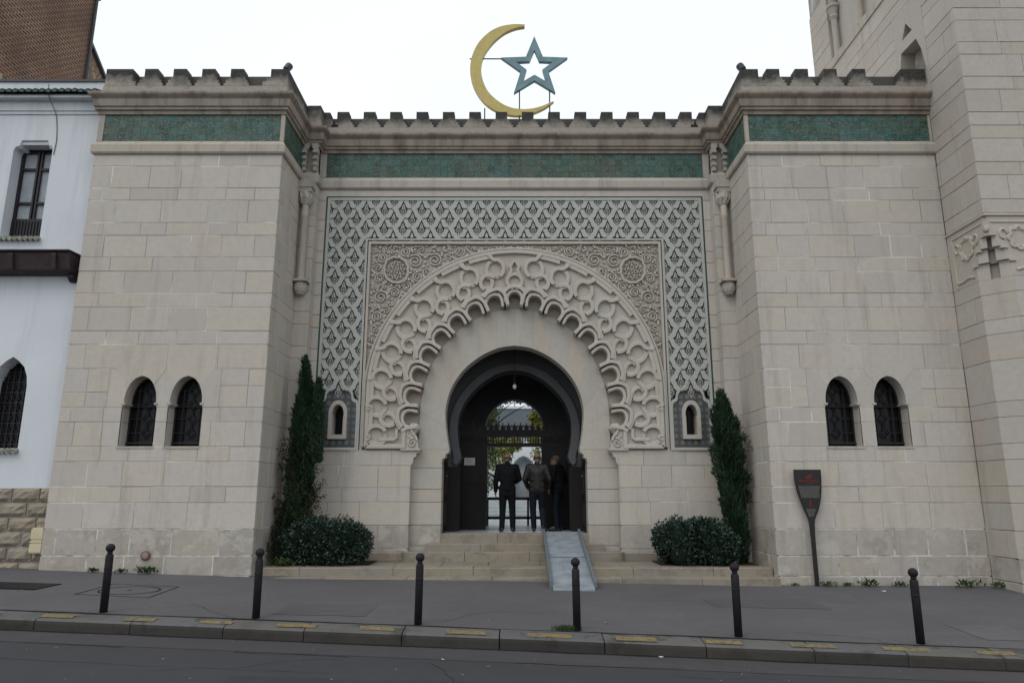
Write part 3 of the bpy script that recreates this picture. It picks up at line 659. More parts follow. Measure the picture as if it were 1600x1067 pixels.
    # dark gap shadow line beside the colonnette is real: the shaft stands 5 cm clear of the wall
# ---- lattice border (sebka)
UP, VP_, TIP0 = .2105, .462, 8.00
PAL = [(0, .006), (.024, -.025), (.045, -.07), (.055, -.11), (.057, -.148), (.078, -.163), (.092, -.192), (.092, -.225), (.081, -.256), (.062, -.281), (.04, -.293), (.031, -.302), (.029, -.33), (0, -.340)]
HOLE = PAL + [(-a, b) for a, b in reversed(PAL[1:-1])]
def clip_poly(poly, ax, val, keep_greater):
    out = []; n = len(poly)
    for i in range(n):
        p, q = poly[i], poly[(i + 1) % n]; ip = (p[ax] >= val) == keep_greater; iq = (q[ax] >= val) == keep_greater
        if ip: out.append(p)
        if ip != iq:
            t_ = (val - p[ax]) / (q[ax] - p[ax]); out.append(tuple(a + (b - a) * t_ for a, b in zip(p, q)))
    return out
def clip_rect(poly, u0, u1, v0, v1):
    for ax, val, g in ((0, u0, True), (0, u1, False), (1, v0, True), (1, v1, False)):
        if len(poly) < 3: return []
        poly = clip_poly(poly, ax, val, g)
    return poly
def area(p): return abs(sum(p[i][0] * p[(i + 1) % len(p)][1] - p[(i + 1) % len(p)][0] * p[i][1] for i in range(len(p))) / 2) if len(p) > 2 else 0
lat = MB(); rib = MB(); edge_ = MB()
RG = [(-4.19, -3.345, 3.66, 8.035), (3.345, 4.19, 3.66, 8.035), (-3.345, 3.345, 7.115, 8.035)]
mb = MB()
for u0, u1, v0, v1 in RG: mb.prism(rect(u0, u1, v0, v1), F, -.06, -.03)
mb.obj('enamel_ground', 'enamel', PT)
def petal_flower(mb, cx, cy, r, np_=8):
    pts = []
    for k in range(np_ * 4):
        a = 2 * PI * k / (np_ * 4); rr = r * (.84 + .16 * math.cos(np_ * a)); pts.append((cx + rr * math.sin(a), cy + rr * math.cos(a)))
    return pts
pal = MB(); I = lambda u, v, w: (u, -w + .005, v)
lan = [(0, -.038), (.014, -.066), (.028, -.10), (.034, -.13), (.032, -.165), (-.032, -.165), (-.034, -.13), (-.028, -.10), (-.014, -.066)]
pal.prism(lan, I, -.03, -.002); pal.prism(petal_flower(pal, 0, -.217, .076, 10), I, -.03, -.001)
pal.prism([(-.02, -.29), (.02, -.29), (.016, -.322), (-.016, -.322)], I, -.03, -.004)
for cx, cy, r in ((0, -.083, .008), (0, -.112, .012), (0, -.145, .009)):
    pal.prism([(cx + r * math.cos(k * PI / 3), cy + r * math.sin(k * PI / 3)) for k in range(6)], I, -.01, .0015, mi=1)
ringo = petal_flower(pal, 0, -.217, .055, 8); ringi = [(.025 * math.sin(2 * PI * k / 12), -.217 + .025 * math.cos(2 * PI * k / 12)) for k in range(12)]
pal.prism(ringo, I, -.01, .0015, holes=[ringi], mi=1)
pal.prism([(.009 * math.cos(k * PI / 3), -.217 + .009 * math.sin(k * PI / 3)) for k in range(6)], I, -.01, .0015, mi=1)
pal_core = MB(); pal_core.v, pal_core.f, pal_core.mi = list(pal.v), list(pal.f), list(pal.mi)
for s_ in (-1, 1):
    pal.prism([(s_ * a_, b_) for a_, b_ in [(.050, -.128), (.072, -.126), (.078, -.148), (.098, -.150), (.104, -.168), (.128, -.184), (.104, -.196), (.092, -.190), (.078, -.165), (.055, -.150)]], I, -.004, .0062, mi=1)
pal_me = pal.mesh('palmette', ['sebka', 'enamel'])
ph = MB(); ph.prism(lan, I, -.03, -.004); ph.prism(rect(-.04, .04, -.26, -.19), I, -.03, -.004); [ph.prism([(s_ * a_, b_) for a_, b_ in [(.050, -.128), (.072, -.126), (.078, -.148), (.098, -.150), (.104, -.168), (.128, -.184), (.104, -.196), (.092, -.190), (.078, -.165), (.055, -.150)]], I, -.004, .0062, mi=1) for s_ in (-1, 1)]; half_me = ph.mesh('palmette', ['sebka', 'enamel'])
WING = [(.050, -.128), (.072, -.126), (.078, -.148), (.098, -.150), (.104, -.168), (.128, -.184), (.104, -.196), (.092, -.190), (.078, -.165), (.055, -.150)]
edge_me = {}
for s_ in (-1, 1):
    pe = MB(); pe.v, pe.f, pe.mi = list(pal_core.v), list(pal_core.f), list(pal_core.mi); pe.prism([(s_ * a_, b_) for a_, b_ in WING], I, -.004, .0062, mi=1); edge_me[s_] = pe.mesh('palmette', ['sebka', 'enamel'])
for u0, u1, v0, v1 in RG:
    for k in range(int(u0 / UP) - 2, int(u1 / UP) + 3):
        uc = k * UP
        for n in range(-1, 11):
            tip = TIP0 - VP_ * n - (0 if k % 2 == 0 else VP_ / 2)
            cell = clip_rect(rect(uc - UP / 2, uc + UP / 2, tip - .402, tip + .06), u0, u1, v0, v1)
            if area(cell) < 1e-4: continue
            e = .0035; cu = [p[0] for p in cell]; cv = [p[1] for p in cell]
            hole = clip_rect([(uc + a, tip + b) for a, b in HOLE], min(cu) + e, max(cu) - e, min(cv) + e, max(cv) - e)
            if area(hole) > 4e-4: lat.prism(rect(min(cu), max(cu), min(cv), max(cv)), F, -.035, 0, holes=[hole], back=False)
            else: lat.prism(rect(min(cu), max(cu), min(cv), max(cv)), F, -.035, 0, back=False)
            if u0 - .02 <= uc <= u1 + .02 and tip - .1 >= v0 and tip - .25 <= v1 and not (u0 == -3.345 and abs(uc) > 3.3):
                p = link('palmette', half_me if u0 == -3.345 and tip < 7.4 else edge_me[-1 if uc > 0 else 1] if abs(uc) > 4.1 else pal_me, PT, loc=F(uc, tip, 0)); p.scale = (K, 1, K)
            # dark lines painting the carved hoods' edge shadow, palmette tip to upper neighbour
            s_ = (1 if k % 2 == 0 else -1) * (1 if uc < 0 else -1)
            pa = [(uc, tip - .004), (uc + s_ * .012, tip + .022), (uc + s_ * .040, tip + .048), (uc + s_ * .072, tip + .055), (uc + s_ * .108, tip + .048)]
            pa = [q for q in catmull(pa, 3) if u0 + .005 < q[0] < u1 - .005 and v0 < q[1] < v1 - .004]
            if len(pa) > 3: rib.ribbon(pa, .017, F, -.002, .0012, ch=.001)
            # ribbon edge that dives under its neighbour below each flower
            pb = [(uc + s_ * .02, tip - .365), (uc + s_ * .06, tip - .385), (uc + s_ * .1, tip - .40)]
            pb = [q for q in pb if u0 + .005 < q[0] < u1 - .005 and v0 < q[1] < v1]
            if len(pb) > 2: edge_.ribbon(pb, .014, F, -.002, .012, ch=.006)
lp = lat.obj('lattice_plate', 'sebka', PT); rib.obj('hood_shadow_line', 'enamel', lp, kind='stuff'); edge_.obj('lattice_rib', 'sebka', lp, kind='stuff')  # flat dark hood lines stand in for the carved-edge shadow
# frame bands round the lattice
mb = MB(); o = [(-4.245, 2.40), (-4.245, 8.095), (4.245, 8.095), (4.245, 2.40)]; i_ = [(-4.19, 2.40), (-4.19, 8.035), (4.19, 8.035), (4.19, 2.40)]
mb.prism(o + list(reversed(i_)), F, -.06, .012); mb.obj('lattice_frame', 'sebka', PT)
mb = MB(); o2 = [(-4.282, 2.40), (-4.282, 8.132), (4.282, 8.132), (4.282, 2.40)]; mb.prism(o2 + list(reversed(o)), F, -.06, .004); mb.obj('green_fillet', 'greenline', PT)
mb = MB(); a_ = [(-3.345, 2.40), (-3.345, 7.115), (3.345, 7.115), (3.345, 2.40)]; b_ = [(-3.30, 2.40), (-3.30, 7.075), (3.30, 7.075), (3.30, 2.40)]
mb.prism(a_ + list(reversed(b_)), F, -.06, .014); mb.obj('inner_frame', 'sebka', PT)
c_ = [(-3.225, 2.40), (-3.225, 6.99), (3.225, 6.99), (3.225, 2.40)]
mb = MB(); b2 = [(-3.278, 2.40), (-3.278, 7.05), (3.278, 7.05), (3.278, 2.40)]; mb.prism(b2 + list(reversed(c_)), F, -.12, .006); mb.obj('spandrel_frame', 'carved', PT)
# ---- tile niches at the foot of the border
def niche(sg):
    c = sg * 3.765; N_ = thing_part('niche_window', PT)
    lob = [(-.385, 2.46), (-.385, 3.30), (-.37, 3.40), (-.30, 3.44), (-.275, 3.47), (-.265, 3.58), (-.21, 3.66), (-.13, 3.69), (-.085, 3.71), (-.075, 3.77), (-.045, 3.83), (0, 3.93)]
    lob = [(c + a, b) for a, b in lob] + [(c - a, b) for a, b in reversed(lob[:-1])]
    oc = [(-.58 + .158, 2.40), (-.422, 3.40), (-.40, 3.47), (-.33, 3.50), (-.31, 3.53), (-.295, 3.63), (-.24, 3.72), (-.15, 3.75), (-.12, 3.77), (-.105, 3.83), (-.06, 3.92), (0, 4.0)]
    out = [(c + a, b) for a, b in oc] + [(c - a, b) for a, b in reversed(oc[:-1])]
    mb = MB(); mb.prism([(c - .422, 2.4), (c - .422, 3.40)] + out[2:-2] + [(c + .422, 3.40), (c + .422, 2.4)], F, -.1, .016, holes=[lob]); pl = mb.obj('lobed_surround', 'sebka', N_)
    def arch(hw, z0, zs, zt, hs=0):
        L = [(-hw, z0), (-hw, zs - .05), (-hw - hs, zs)] + [(-(hw + hs) * math.cos(q * PI / 12) ** .9, zs + (zt - zs) * math.sin(q * PI / 12) ** 1.1) for q in (1, 2, 3, 4, 5)]
        return [(c + a, b) for a, b in L] + [(c, zt)] + [(c - a, b) for a, b in reversed(L)]
    outer = arch(.195, 2.64, 3.2, 3.46); hole = arch(.118, 2.73, 3.15, 3.37, .012)
    mb = MB(); mb.prism(lob, F, -.08, -.03, holes=[arch(.15, 2.66, 3.2, 3.42)]); mb.obj('mosaic_panel', 'zellige', N_)
    mb = MB(); mb.prism(outer, F, -.32, .035, holes=[hole]); mb.obj('window_surround', 'carved', N_)
    mb = MB(); mb.prism(arch(.17, 2.64, 3.2, 3.44), F, -.36, -.3); mb.obj('pane', 'glass_dark', N_)
    mb = MB(); mb.ribbon([(c - .12, 2.85), (c + .12, 2.85)], .02, F, -.3, -.27); mb.ribbon([(c, 2.74), (c, 3.3)], .015, F, -.3, -.27); mb.obj('bar', 'iron', N_)
    mb = MB(); mb.prism(rect(c - .3, c + .3, 2.405, 2.45), F, -.05, .04); mb.obj('ledge', 'carved', N_)
def thing_part(name, parent):
    o = bpy.data.objects.new(name, None); COL.objects.link(o); o.parent = parent; o.empty_display_size = .1; return o
for sg in (-1, 1): niche(sg)
# ---- spandrel arabesque
AC = (0, 3.65); RO = 3.19
mb = MB(); base = [(-3.23, 2.4), (-3.23, 6.995), (3.23, 6.995), (3.23, 2.4)]
inner = arc(0, 3.65, 3.12, 0, PI, 40); inn = [(3.12, 2.4)] + inner + [(-3.12, 2.4)]
mb.prism(base[:2] + base[2:] + inn, F, -.2, -.075); mb.obj('spandrel_ground', 'ring', PT)
def spiral(mb, cx, cy, R, a0, turns, sgn, wid, w0=-.08, w1=-.018):
    n = int(12 * turns) + 4; pts = []
    for i in range(n + 1):
        t_ = i / n; r = R * (1 - .78 * t_); a = a0 + sgn * 2 * PI * turns * t_; pts.append((cx + r * math.cos(a), cy + r * math.sin(a)))
    mb.ribbon(pts, lambda q: wid * (1 - .35 * q), F, w0, w1, ch=.010)
    e = pts[-1]; mb.prism([(e[0] + wid * .75 * math.cos(k * PI / 4), e[1] + wid * .75 * math.sin(k * PI / 4)) for k in range(8)], F, w0, w1 + .004)
def leaf2(mb, x, y, a, L, wd, w1=-.022):
    pts = [(0, 0), (.25, .42), (.55, .5), (.8, .3), (1, 0), (.8, -.12), (.5, -.2), (.2, -.16)]
    ca, sa = math.cos(a), math.sin(a); q = [(x + L * u * ca - wd * v * sa, y + L * u * sa + wd * v * ca) for u, v in pts]
    mb.prism(q, F, -.08, w1 + random.uniform(-.008, .008))
MED = (-2.64, 6.38)
def in_sp(x, y, r):
    if x - r < -3.2 or y + r > 6.965 or x + r > -.02: return False
    if math.hypot(x - AC[0], y - AC[1]) < RO + .035 + r or y < 3.75: return False
    if math.hypot((x - MED[0]) / .9, (y - MED[1])) < .325 + r: return False
    return True
circ = []
rs = random.Random(11)
for r_, tries in ((.17, 500), (.13, 1500), (.10, 3000), (.075, 5000), (.052, 9000), (.034, 14000), (.022, 20000)):
    for _ in range(tries):
        x, y = rs.uniform(-3.2, 0), rs.uniform(3.7, 6.97)
        if in_sp(x, y, r_) and all((x - a) ** 2 + (y - b) ** 2 > (r_ + c + .006) ** 2 for a, b, c in circ): circ.append((x, y, r_))
ar = MB()
for x, y, r_ in circ:
    a0 = rs.uniform(0, 2 * PI); s_ = rs.choice((-1, 1))
    if r_ > .07:
        spiral(ar, x, y, r_ - .012, a0, 1.25 + (r_ > .12) * .55, s_, .028 if r_ < .11 else .034, -.08, -.016 - rs.random() * .012)
        for k in range(3 if r_ > .11 else 2):
            a = a0 + k * 2.2 + rs.random(); leaf2(ar, x + (r_ + .004) * math.cos(a), y + (r_ + .004) * math.sin(a), a + s_ * 1.1, .07, .06)
    elif r_ > .045:
        n_ = 10; pts = [(x + r_ * (1 - .5 * q / n_) * math.cos(a0 + s_ * 4.4 * q / n_), y + r_ * (1 - .5 * q / n_) * math.sin(a0 + s_ * 4.4 * q / n_)) for q in range(n_ + 1)]
        ar.ribbon(pts, lambda q: .016 + .03 * math.sin(PI * min(1, q * 1.2)), F, -.08, -.02, ch=.012)
    else: leaf2(ar, x - r_ * math.cos(a0), y - r_ * math.sin(a0), a0, r_ * 2.2, r_ * 2.1)
# medallion
mp_ = []
for k in range(48):
    a = 2 * PI * k / 48; rr = .285 * (1 + .05 * abs(math.sin(6 * a))) * (1 + .1 * abs(math.cos(a + .8)) ** 8); mp_.append((MED[0] + rr * .9 * math.cos(a), MED[1] + rr * math.sin(a)))
ar.ribbon(mp_, .05, F, -.08, .004, closed=True, ch=.014)
for ring_, nn, rr in ((0, 1, 0), (1, 6, .085), (2, 12, .165)):
    for k in range(nn):
        a = 2 * PI * k / nn + ring_ * .3; cx, cy = MED[0] + rr * .9 * math.cos(a), MED[1] + rr * math.sin(a)
        ar.ribbon([(cx + .033 * math.cos(q * PI / 4), cy + .033 * math.sin(q * PI / 4)) for q in range(8)], .016, F, -.08, -.02, closed=True, ch=.005)
        leaf2(ar, cx, cy, a, .06, .035, -.015)
am = ar.obj('arabesque_carving', 'carved', PT, kind='stuff')
mv = MB(); mv.v = [(-x, y, z) for x, y, z in ar.v]; mv.f = [tuple(reversed(f)) for f in ar.f]; mv.mi = ar.mi; mv.obj('arabesque_carving', 'carved', PT, kind='stuff')
# ---- interlaced archivolt
C0 = (.42, 3.13)
def polar(th, r): return (C0[0] - r * math.sin(th), C0[1] + r * math.cos(th))
def loc_frame(th, r):
    O = polar(th, r); t_ = (-math.cos(th), -math.sin(th)); n_ = (-math.sin(th), math.cos(th))
    return lambda a, b: (O[0] + a * t_[0] + b * n_[0], O[1] + a * t_[1] + b * n_[1])
def rim_r(th):     # distance from C0 to the rim circle or the vertical rim below it
    lo, hi = 1., 5.
    for _ in range(40):
        m_ = (lo + hi) / 2; u, v = polar(th, m_); inside = (math.hypot(u - AC[0], v - AC[1]) < 3.14) if v > 3.65 else (u > -3.14)
        lo, hi = (m_, hi) if inside else (lo, m_)
    return lo
d = math.radians
def both(make):
    for sg in (-1, 1):
        f2 = F if sg < 0 else (lambda u, v, w: F(-u, v, w)); make(f2, sg)
def archivolt(f2, sg):
    A = thing_part('archivolt', PT)
    # backing slab
    mb = MB(); N = 60; outp, inp = [], []
    th0 = math.asin(C0[0] / 3.6)
    for i in range(N + 1):
        th = d(0) + (d(101)) * i / N
        r0 = 2.78; ro = rim_r(th) + .02; p, q = polar(th, ro), polar(th, r0)
        p = (min(p[0], -.0015), p[1]); q = (min(q[0], -.0015), q[1])
        if q[1] < 2.46: q = (q[0], 2.46)
        if p[1] < 2.46: p = (max(p[0], -3.16), 2.46)
        outp.append(p); inp.append(q)
    sel = [i for i in range(N + 1) if inp[i][0] < -.01 or outp[i][0] < -.01]
    vs = []
    for i in range(N + 1):
        for p, w in ((outp[i], -.2), (outp[i], -.005), (inp[i], -.005), (inp[i], -.2)): vs.append(f2(p[0], p[1], w))
    mb.add(vs, [(4 * i + k, 4 * i + (k + 1) % 4, 4 * (i + 1) + (k + 1) % 4, 4 * (i + 1) + k) for i in range(N) for k in range(4)])
    mb.prism([(-3.16, 2.42), (-2.36, 2.42), (-2.36, 2.62), (-3.16, 2.62)], f2, -.2, -.006)
    mb.obj('backing', 'ring', A)
    # rim
    rim = [(-3.14, 2.47)] + [(-3.14, 3.2)] + [(3.14 * math.cos(a), 3.65 + 3.14 * math.sin(a)) for a in [PI - (PI / 2) * i / 40 for i in range(41)]]
    mb = MB(); mb.ribbon(rim, .085, f2, -.1, .062, ch=.014)
    mb.ribbon([(u * 1.026, 3.65 + (v - 3.65) * 1.026) if v > 3.65 else (u * 1.026, v) for u, v in rim], .05, f2, -.1, .035, ch=.014)
    mb.ribbon([(-3.14, 2.475), (-2.3, 2.475)], .09, f2, -.1, .062, ch=.014); mb.ribbon([(-2.345, 2.5), (-2.345, 2.86)], .09, f2, -.1, .06, ch=.014)
    mb.ribbon([(-2.86, 2.62), (-2.55, 2.62), (-2.50, 2.66), (-2.5, 2.85)], .07, f2, -.1, .055, ch=.014)
    mb.obj('rim_band', 'carved', A)
    W = .083
    for i in range(9):
        th = d(14.7 + 10.3 * i); L = loc_frame(th, 3.31); q = lambda pts, k=4: catmull([L(*p_) for p_ in pts], k); top = min(.42, rim_r(th) - 3.31)
        mb = MB(); mb.ribbon([L(-.005 + .188 * math.sin(k * PI / 14), .058 + .188 * math.cos(k * PI / 14)) for k in range(28)], .092, f2, -.06, .026, closed=True, ch=.008)
        if i < 8: mb.ribbon([L(.258 + .125 * math.sin(k * PI / 12), -.205 + .125 * math.cos(k * PI / 12)) for k in range(24)], .085, f2, -.06, .03, closed=True, ch=.008)
        if i < 8: mb.ribbon(q([(.068, .247), (.13, .193), (.181, .106), (.200, -.005), (.205, -.06)]), W, f2, -.06, .048, ch=.010)
        else: mb.ribbon(q([(.068, .247), (.13, .193), (.185, .106), (.185, -.01), (.14, -.09), (.05, -.14)]), W, f2, -.06, .048, ch=.010)
        mb.ribbon(q([(.07, top + .01), (.03, top - .07), (-.025, .262), (-.1, .239), (-.168, .177), (-.195, .08), (-.175, -.024), (-.123, -.1), (-.059, -.139)]), W, f2, -.06, .078, ch=.010)
        mb.obj('interlace_ring', 'carved', A)
        if i < 8:
            mb = MB(); ta, tb = th - d(.3), d(14.7 + 10.3 * (i + 1) - 2.2)
            mb.ribbon([polar(ta + (tb - ta) * k / 8, rim_r(ta + (tb - ta) * k / 8) - .085) for k in range(9)], .085, f2, -.06, .058, ch=.010); mb.obj('inner_rim', 'carved', A)
            mb = MB(); mb.ribbon(q([(.225, -.093), (.156, -.116), (.129, -.19), (.158, -.288), (.237, -.369), (.353, -.433), (.442, -.495)]), W, f2, -.06, .062, ch=.010)
            mb.ribbon(q([(.056, -.137), (.126, -.085), (.227, -.055), (.322, -.085), (.384, -.172), (.39, -.269), (.347, -.355)]), W, f2, -.06, .082, ch=.010)
            mb.obj('interlace_loop', 'carved', A)
            mb = MB(); mb.ribbon(q([(.048, -.813), (.03, -.672), (.051, -.57), (.127, -.514), (.238, -.505), (.341, -.559), (.394, -.654), (.400, -.70)]), .064, f2, -.28, .04, ch=.010); mb.obj('lobe', 'carved', A)
            mb = MB(); mb.ribbon(q([(.40, -.52), (.30, -.44), (.193, -.413), (.071, -.411), (-.017, -.478), (-.066, -.585), (-.07, -.704), (-.068, -.817)]), .076, f2, -.28, .075, ch=.010); mb.obj('lobe_hood', 'carved', A)
    th = d(14.7 + 10.3 * 8); L = loc_frame(th, 3.31)
    mb = MB(); mb.ribbon(catmull([L(*p_) for p_ in [(-.017, -.478), (-.066, -.585), (-.07, -.704), (-.068, -.817)]], 4), .076, f2, -.28, .075, ch=.010); mb.obj('lobe_hood', 'carved', A)
def lobe(f2, A, L):
    mb = MB()
    U = [L(-.15, -.19), L(-.163, -.10)] + [L(.165 * math.sin(a), .165 * math.cos(a)) for a in [d(-95 + 190 * k / 14) for k in range(15)]] + [L(.163, -.10), L(.15, -.19)]
    mb.ribbon(U, .068, f2, -.2, .045, ch=.012); lo = mb.obj('lobe', 'carved', A)
    mb = MB(); T_ = [L(.262 * math.sin(a), .262 * math.cos(a)) for a in [d(-66 + 132 * k / 12) for k in range(13)]]
    mb.ribbon(T_, .085, f2, -.2, .078, ch=.014)
    for s_ in (-1, 1): mb.ribbon([L(s_ * .235, .1), L(s_ * .222, 0), L(s_ * .212, -.10)], lambda q: .05 - .03 * q, f2, -.19, .03, ch=.01)
    mb.obj('lobe_hood', 'carved', A)
both(archivolt)
A = thing_part('archivolt_crown', PT)
lobe(F, A, lambda a, b: (-a, 5.72 + b))
mb = MB(); mb.ribbon([(.165 * math.sin(a), 6.10 + .165 * math.cos(a)) for a in [d(-175 + 350 * k / 20) for k in range(21)]], .085, F, -.06, .06, ch=.014)
mb.ribbon([(-.165, 6.14), (-.10, 6.27), (-.07, 6.36), (-.10, 6.44), (0, 6.58), (.10, 6.44), (.07, 6.36), (.10, 6.27), (.165, 6.14)], .075, F, -.06, .064, ch=.014); mb.obj('interlace_ring', 'carved', A)
# scroll corbels under the ends of the archivolt
for sg in (-1, 1):
    f2 = F if sg < 0 else (lambda u, v, w: F(-u, v, w)); S_ = thing_part('scroll_corbel', PT)
    mb = MB(); mb.prism([(-2.36, 2.44), (-2.03, 2.44), (-2.05, 2.62), (-2.12, 2.74), (-2.02, 2.86), (-2.06, 2.96), (-2.18, 2.98), (-2.26, 2.9), (-2.34, 2.8)], f2, -.2, .02)
    mb.ribbon([(-2.16 + .09 * (1 - t_ * .75) * math.cos(1.2 + 9 * t_), 2.55 + .10 * (1 - t_ * .75) * math.sin(1.2 + 9 * t_)) for t_ in [k / 24 for k in range(25)]], .03, f2, -.02, .055, ch=.01)
    mb.ribbon([(-2.10 + .065 * (1 - t_ * .7) * math.cos(-2 + 8 * t_), 2.88 + .065 * (1 - t_ * .7) * math.sin(-2 + 8 * t_)) for t_ in [k / 20 for k in range(21)]], .028, f2, -.02, .055, ch=.01)
    mb.ribbon([(-2.19, 2.84), (-2.16, 2.76), (-2.09, 2.68), (-2.06, 2.6)], .05, f2, -.02, .06, ch=.012)
    mb.ribbon([(-2.27, 2.78), (-2.26, 2.7), (-2.22, 2.66)], .03, f2, -.02, .045, ch=.01); mb.obj('scroll', 'carved', S_)
    mb = MB(); mb.prism([(-2.40, 2.40), (-1.98, 2.40), (-1.98, 2.44), (-2.40, 2.44)], f2, -.2, .05)
    mb.prism([(-2.2, 2.06), (-2.2, 2.40), (-2.0, 2.40), (-2.0, 2.36), (-2.07, 2.34), (-2.08, 2.27), (-2.13, 2.25), (-2.14, 2.15)], f2, -.2, 0); mb.obj('corbel', 'stone', S_)
# ---- plain ring and jambs
OP = [(0, 4.70), (-.32, 4.655), (-.63, 4.53), (-.90, 4.355), (-1.13, 4.14), (-1.32, 3.87), (-1.44, 3.58), (-1.495, 3.284), (-1.49, 3.05), (-1.455, 2.75), (-1.396, 2.433)]
OPC = catmull(OP, 4)
RU = [(0, 5.53), (-.32, 5.50), (-.65, 5.41), (-.95, 5.26), (-1.25, 5.04), (-1.52, 4.75), (-1.76, 4.37), (-1.93, 3.93), (-2.03, 3.45), (-2.05, 3.05), (-2.05, 2.433)]
RUC = catmull(RU, 4)
for sg in (-1, 1):
    f2 = F if sg < 0 else (lambda u, v, w: F(-u, v, w))
    R_ = thing_part('plain_arch_ring', PT)
    cuts = [0, 5, 10, 16, 22, 28, 34, 40]
    for ci, (a, b) in enumerate(zip(cuts, cuts[1:])):
        p = OPC[a:b + 1] + list(reversed(RUC[a:b + 1]))
        cx, cy = sum(q[0] for q in p) / len(p), sum(q[1] for q in p) / len(p)
        p = [(cx + (q[0] - cx) * .9965, cy + (q[1] - cy) * .9965) for q in p]
        mb = MB(); mb.prism(p, f2, -.6, -.2 + random.uniform(-.002, .002)); mb.obj('voussoir', 'ring', R_)
    mb = MB(); vs = []
    outer = [(-.0, 5.9), (-.35, 5.88), (-.72, 5.78), (-1.1, 5.58), (-1.42, 5.33), (-1.72, 5.0), (-1.98, 4.6), (-2.2, 4.1), (-2.33, 3.6), (-2.36, 3.1), (-2.36, 2.433)]
    oc = catmull(outer, 4)
    for q, r in zip(RUC, oc):
        for p_, w in ((q, -.6), (q, -.265), (r, -.265), (r, -.6)): vs.append(f2(p_[0], p_[1], w))
    mb.add(vs, [(4 * i + k, 4 * i + (k + 1) % 4, 4 * i + 4 + (k + 1) % 4, 4 * i + 4 + k) for i in range(len(RUC) - 1) for k in range(4)]); mb.obj('ring_ground', 'ring', R_)
    J = thing_part('door_jamb', PT)
    imp = [(-2.25, 2.05), (-1.545, 2.05), (-1.555, 2.16), (-1.535, 2.235), (-1.475, 2.265), (-1.475, 2.325), (-1.405, 2.375), (-1.396, 2.43), (-2.25, 2.43)]
    mb = MB(); mb.prism(imp, f2, -.6, -.2); mb.obj('impost_block', 'ring', J)
    js = [.0, .45, .87, 1.335, 1.60, 2.045]
    for a, b in zip(js, js[1:]):
        if sg < 0 and random.random() < .0: continue
        mb = MB(); bevel_box(mb, -2.25, -1.545, a + G, b - G, f2, -.6, -.2 + random.uniform(-.002, .003)); mb.obj('jamb_block', 'ring' if a > .5 else 'stone_low', J)
# ---- vestibule, doors, inner arches
V = thing_part('vestibule', PT)
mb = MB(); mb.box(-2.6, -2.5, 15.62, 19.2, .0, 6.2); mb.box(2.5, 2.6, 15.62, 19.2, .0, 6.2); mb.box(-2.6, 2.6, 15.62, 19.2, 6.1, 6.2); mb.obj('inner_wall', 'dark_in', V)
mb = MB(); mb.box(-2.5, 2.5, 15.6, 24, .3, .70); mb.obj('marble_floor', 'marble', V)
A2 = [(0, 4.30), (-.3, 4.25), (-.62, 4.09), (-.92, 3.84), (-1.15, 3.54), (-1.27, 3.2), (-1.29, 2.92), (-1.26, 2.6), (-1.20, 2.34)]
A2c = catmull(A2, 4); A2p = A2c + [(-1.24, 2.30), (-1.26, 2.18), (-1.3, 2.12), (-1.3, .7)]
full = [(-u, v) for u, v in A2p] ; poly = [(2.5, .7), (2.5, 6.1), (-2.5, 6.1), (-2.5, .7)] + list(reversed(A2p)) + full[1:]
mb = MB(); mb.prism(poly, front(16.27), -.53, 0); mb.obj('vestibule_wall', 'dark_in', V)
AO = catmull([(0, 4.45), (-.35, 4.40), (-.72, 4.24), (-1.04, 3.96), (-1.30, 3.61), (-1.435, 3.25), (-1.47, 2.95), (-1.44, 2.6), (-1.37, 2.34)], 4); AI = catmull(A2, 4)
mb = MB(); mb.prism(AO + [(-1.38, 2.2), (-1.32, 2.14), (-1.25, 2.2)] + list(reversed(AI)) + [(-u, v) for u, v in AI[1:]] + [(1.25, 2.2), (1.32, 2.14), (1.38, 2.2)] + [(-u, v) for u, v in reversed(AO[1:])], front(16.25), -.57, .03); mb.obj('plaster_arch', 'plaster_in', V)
for a_, b_ in ((-1.75, -1.215), (1.215, 1.75)):
    mb = MB(); mb.box(a_, b_, 16.18, 16.24, .71, 2.1); mb.obj('dado_panel', 'wood_dark', V)
mb = MB()
for sg in (-1, 1):
    for k in range(26):
        u, v = AO[min(4 + k, len(AO) - 1)]; mb.prism([(sg * (u + .0), v + .022), (sg * (u - .03), v), (sg * u, v - .022)], front(16.25), -.02, .03)
mb.obj('lace_edge', 'plaster_in', V, kind='stuff')
B = [(0, 4.0), (-.25, 3.95), (-.5, 3.8), (-.68, 3.58), (-.76, 3.35), (-.75, 3.1), (-.72, 2.95), (-.72, .7)]
Bc = catmull(B[:-1], 4) + [B[-1]]; poly = [(2.5, .7), (2.5, 6.1), (-2.5, 6.1), (-2.5, .7)] + list(reversed(Bc)) + [(-u, v) for u, v in Bc[1:]]
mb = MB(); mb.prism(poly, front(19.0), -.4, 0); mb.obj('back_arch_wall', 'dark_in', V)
# panelled doors folded back in the outer doorway
for sg in (-1, 1):
    D_ = thing_part('door_leaf', PT)
    mb = MB(); mb.box(*sorted((sg * 1.50, sg * 1.56)), 15.63, 16.2, .72, 2.9); mb.obj('door_board', 'wood_dark', D_)
    mb = MB()
    for z in (.85, 1.5, 2.15): mb.box(*sorted((sg * 1.485, sg * 1.50)), 15.7, 16.13, z, z + .5)
    mb.obj('raised_panel', 'wood_beam', D_)
    mb = MB(); mb.lathe([(.002, 0), (.028, .01), (.028, .05), (.002, .06)], (sg * 1.47, 15.75, 1.85), 10); mb.obj('knob', 'steel', D_)
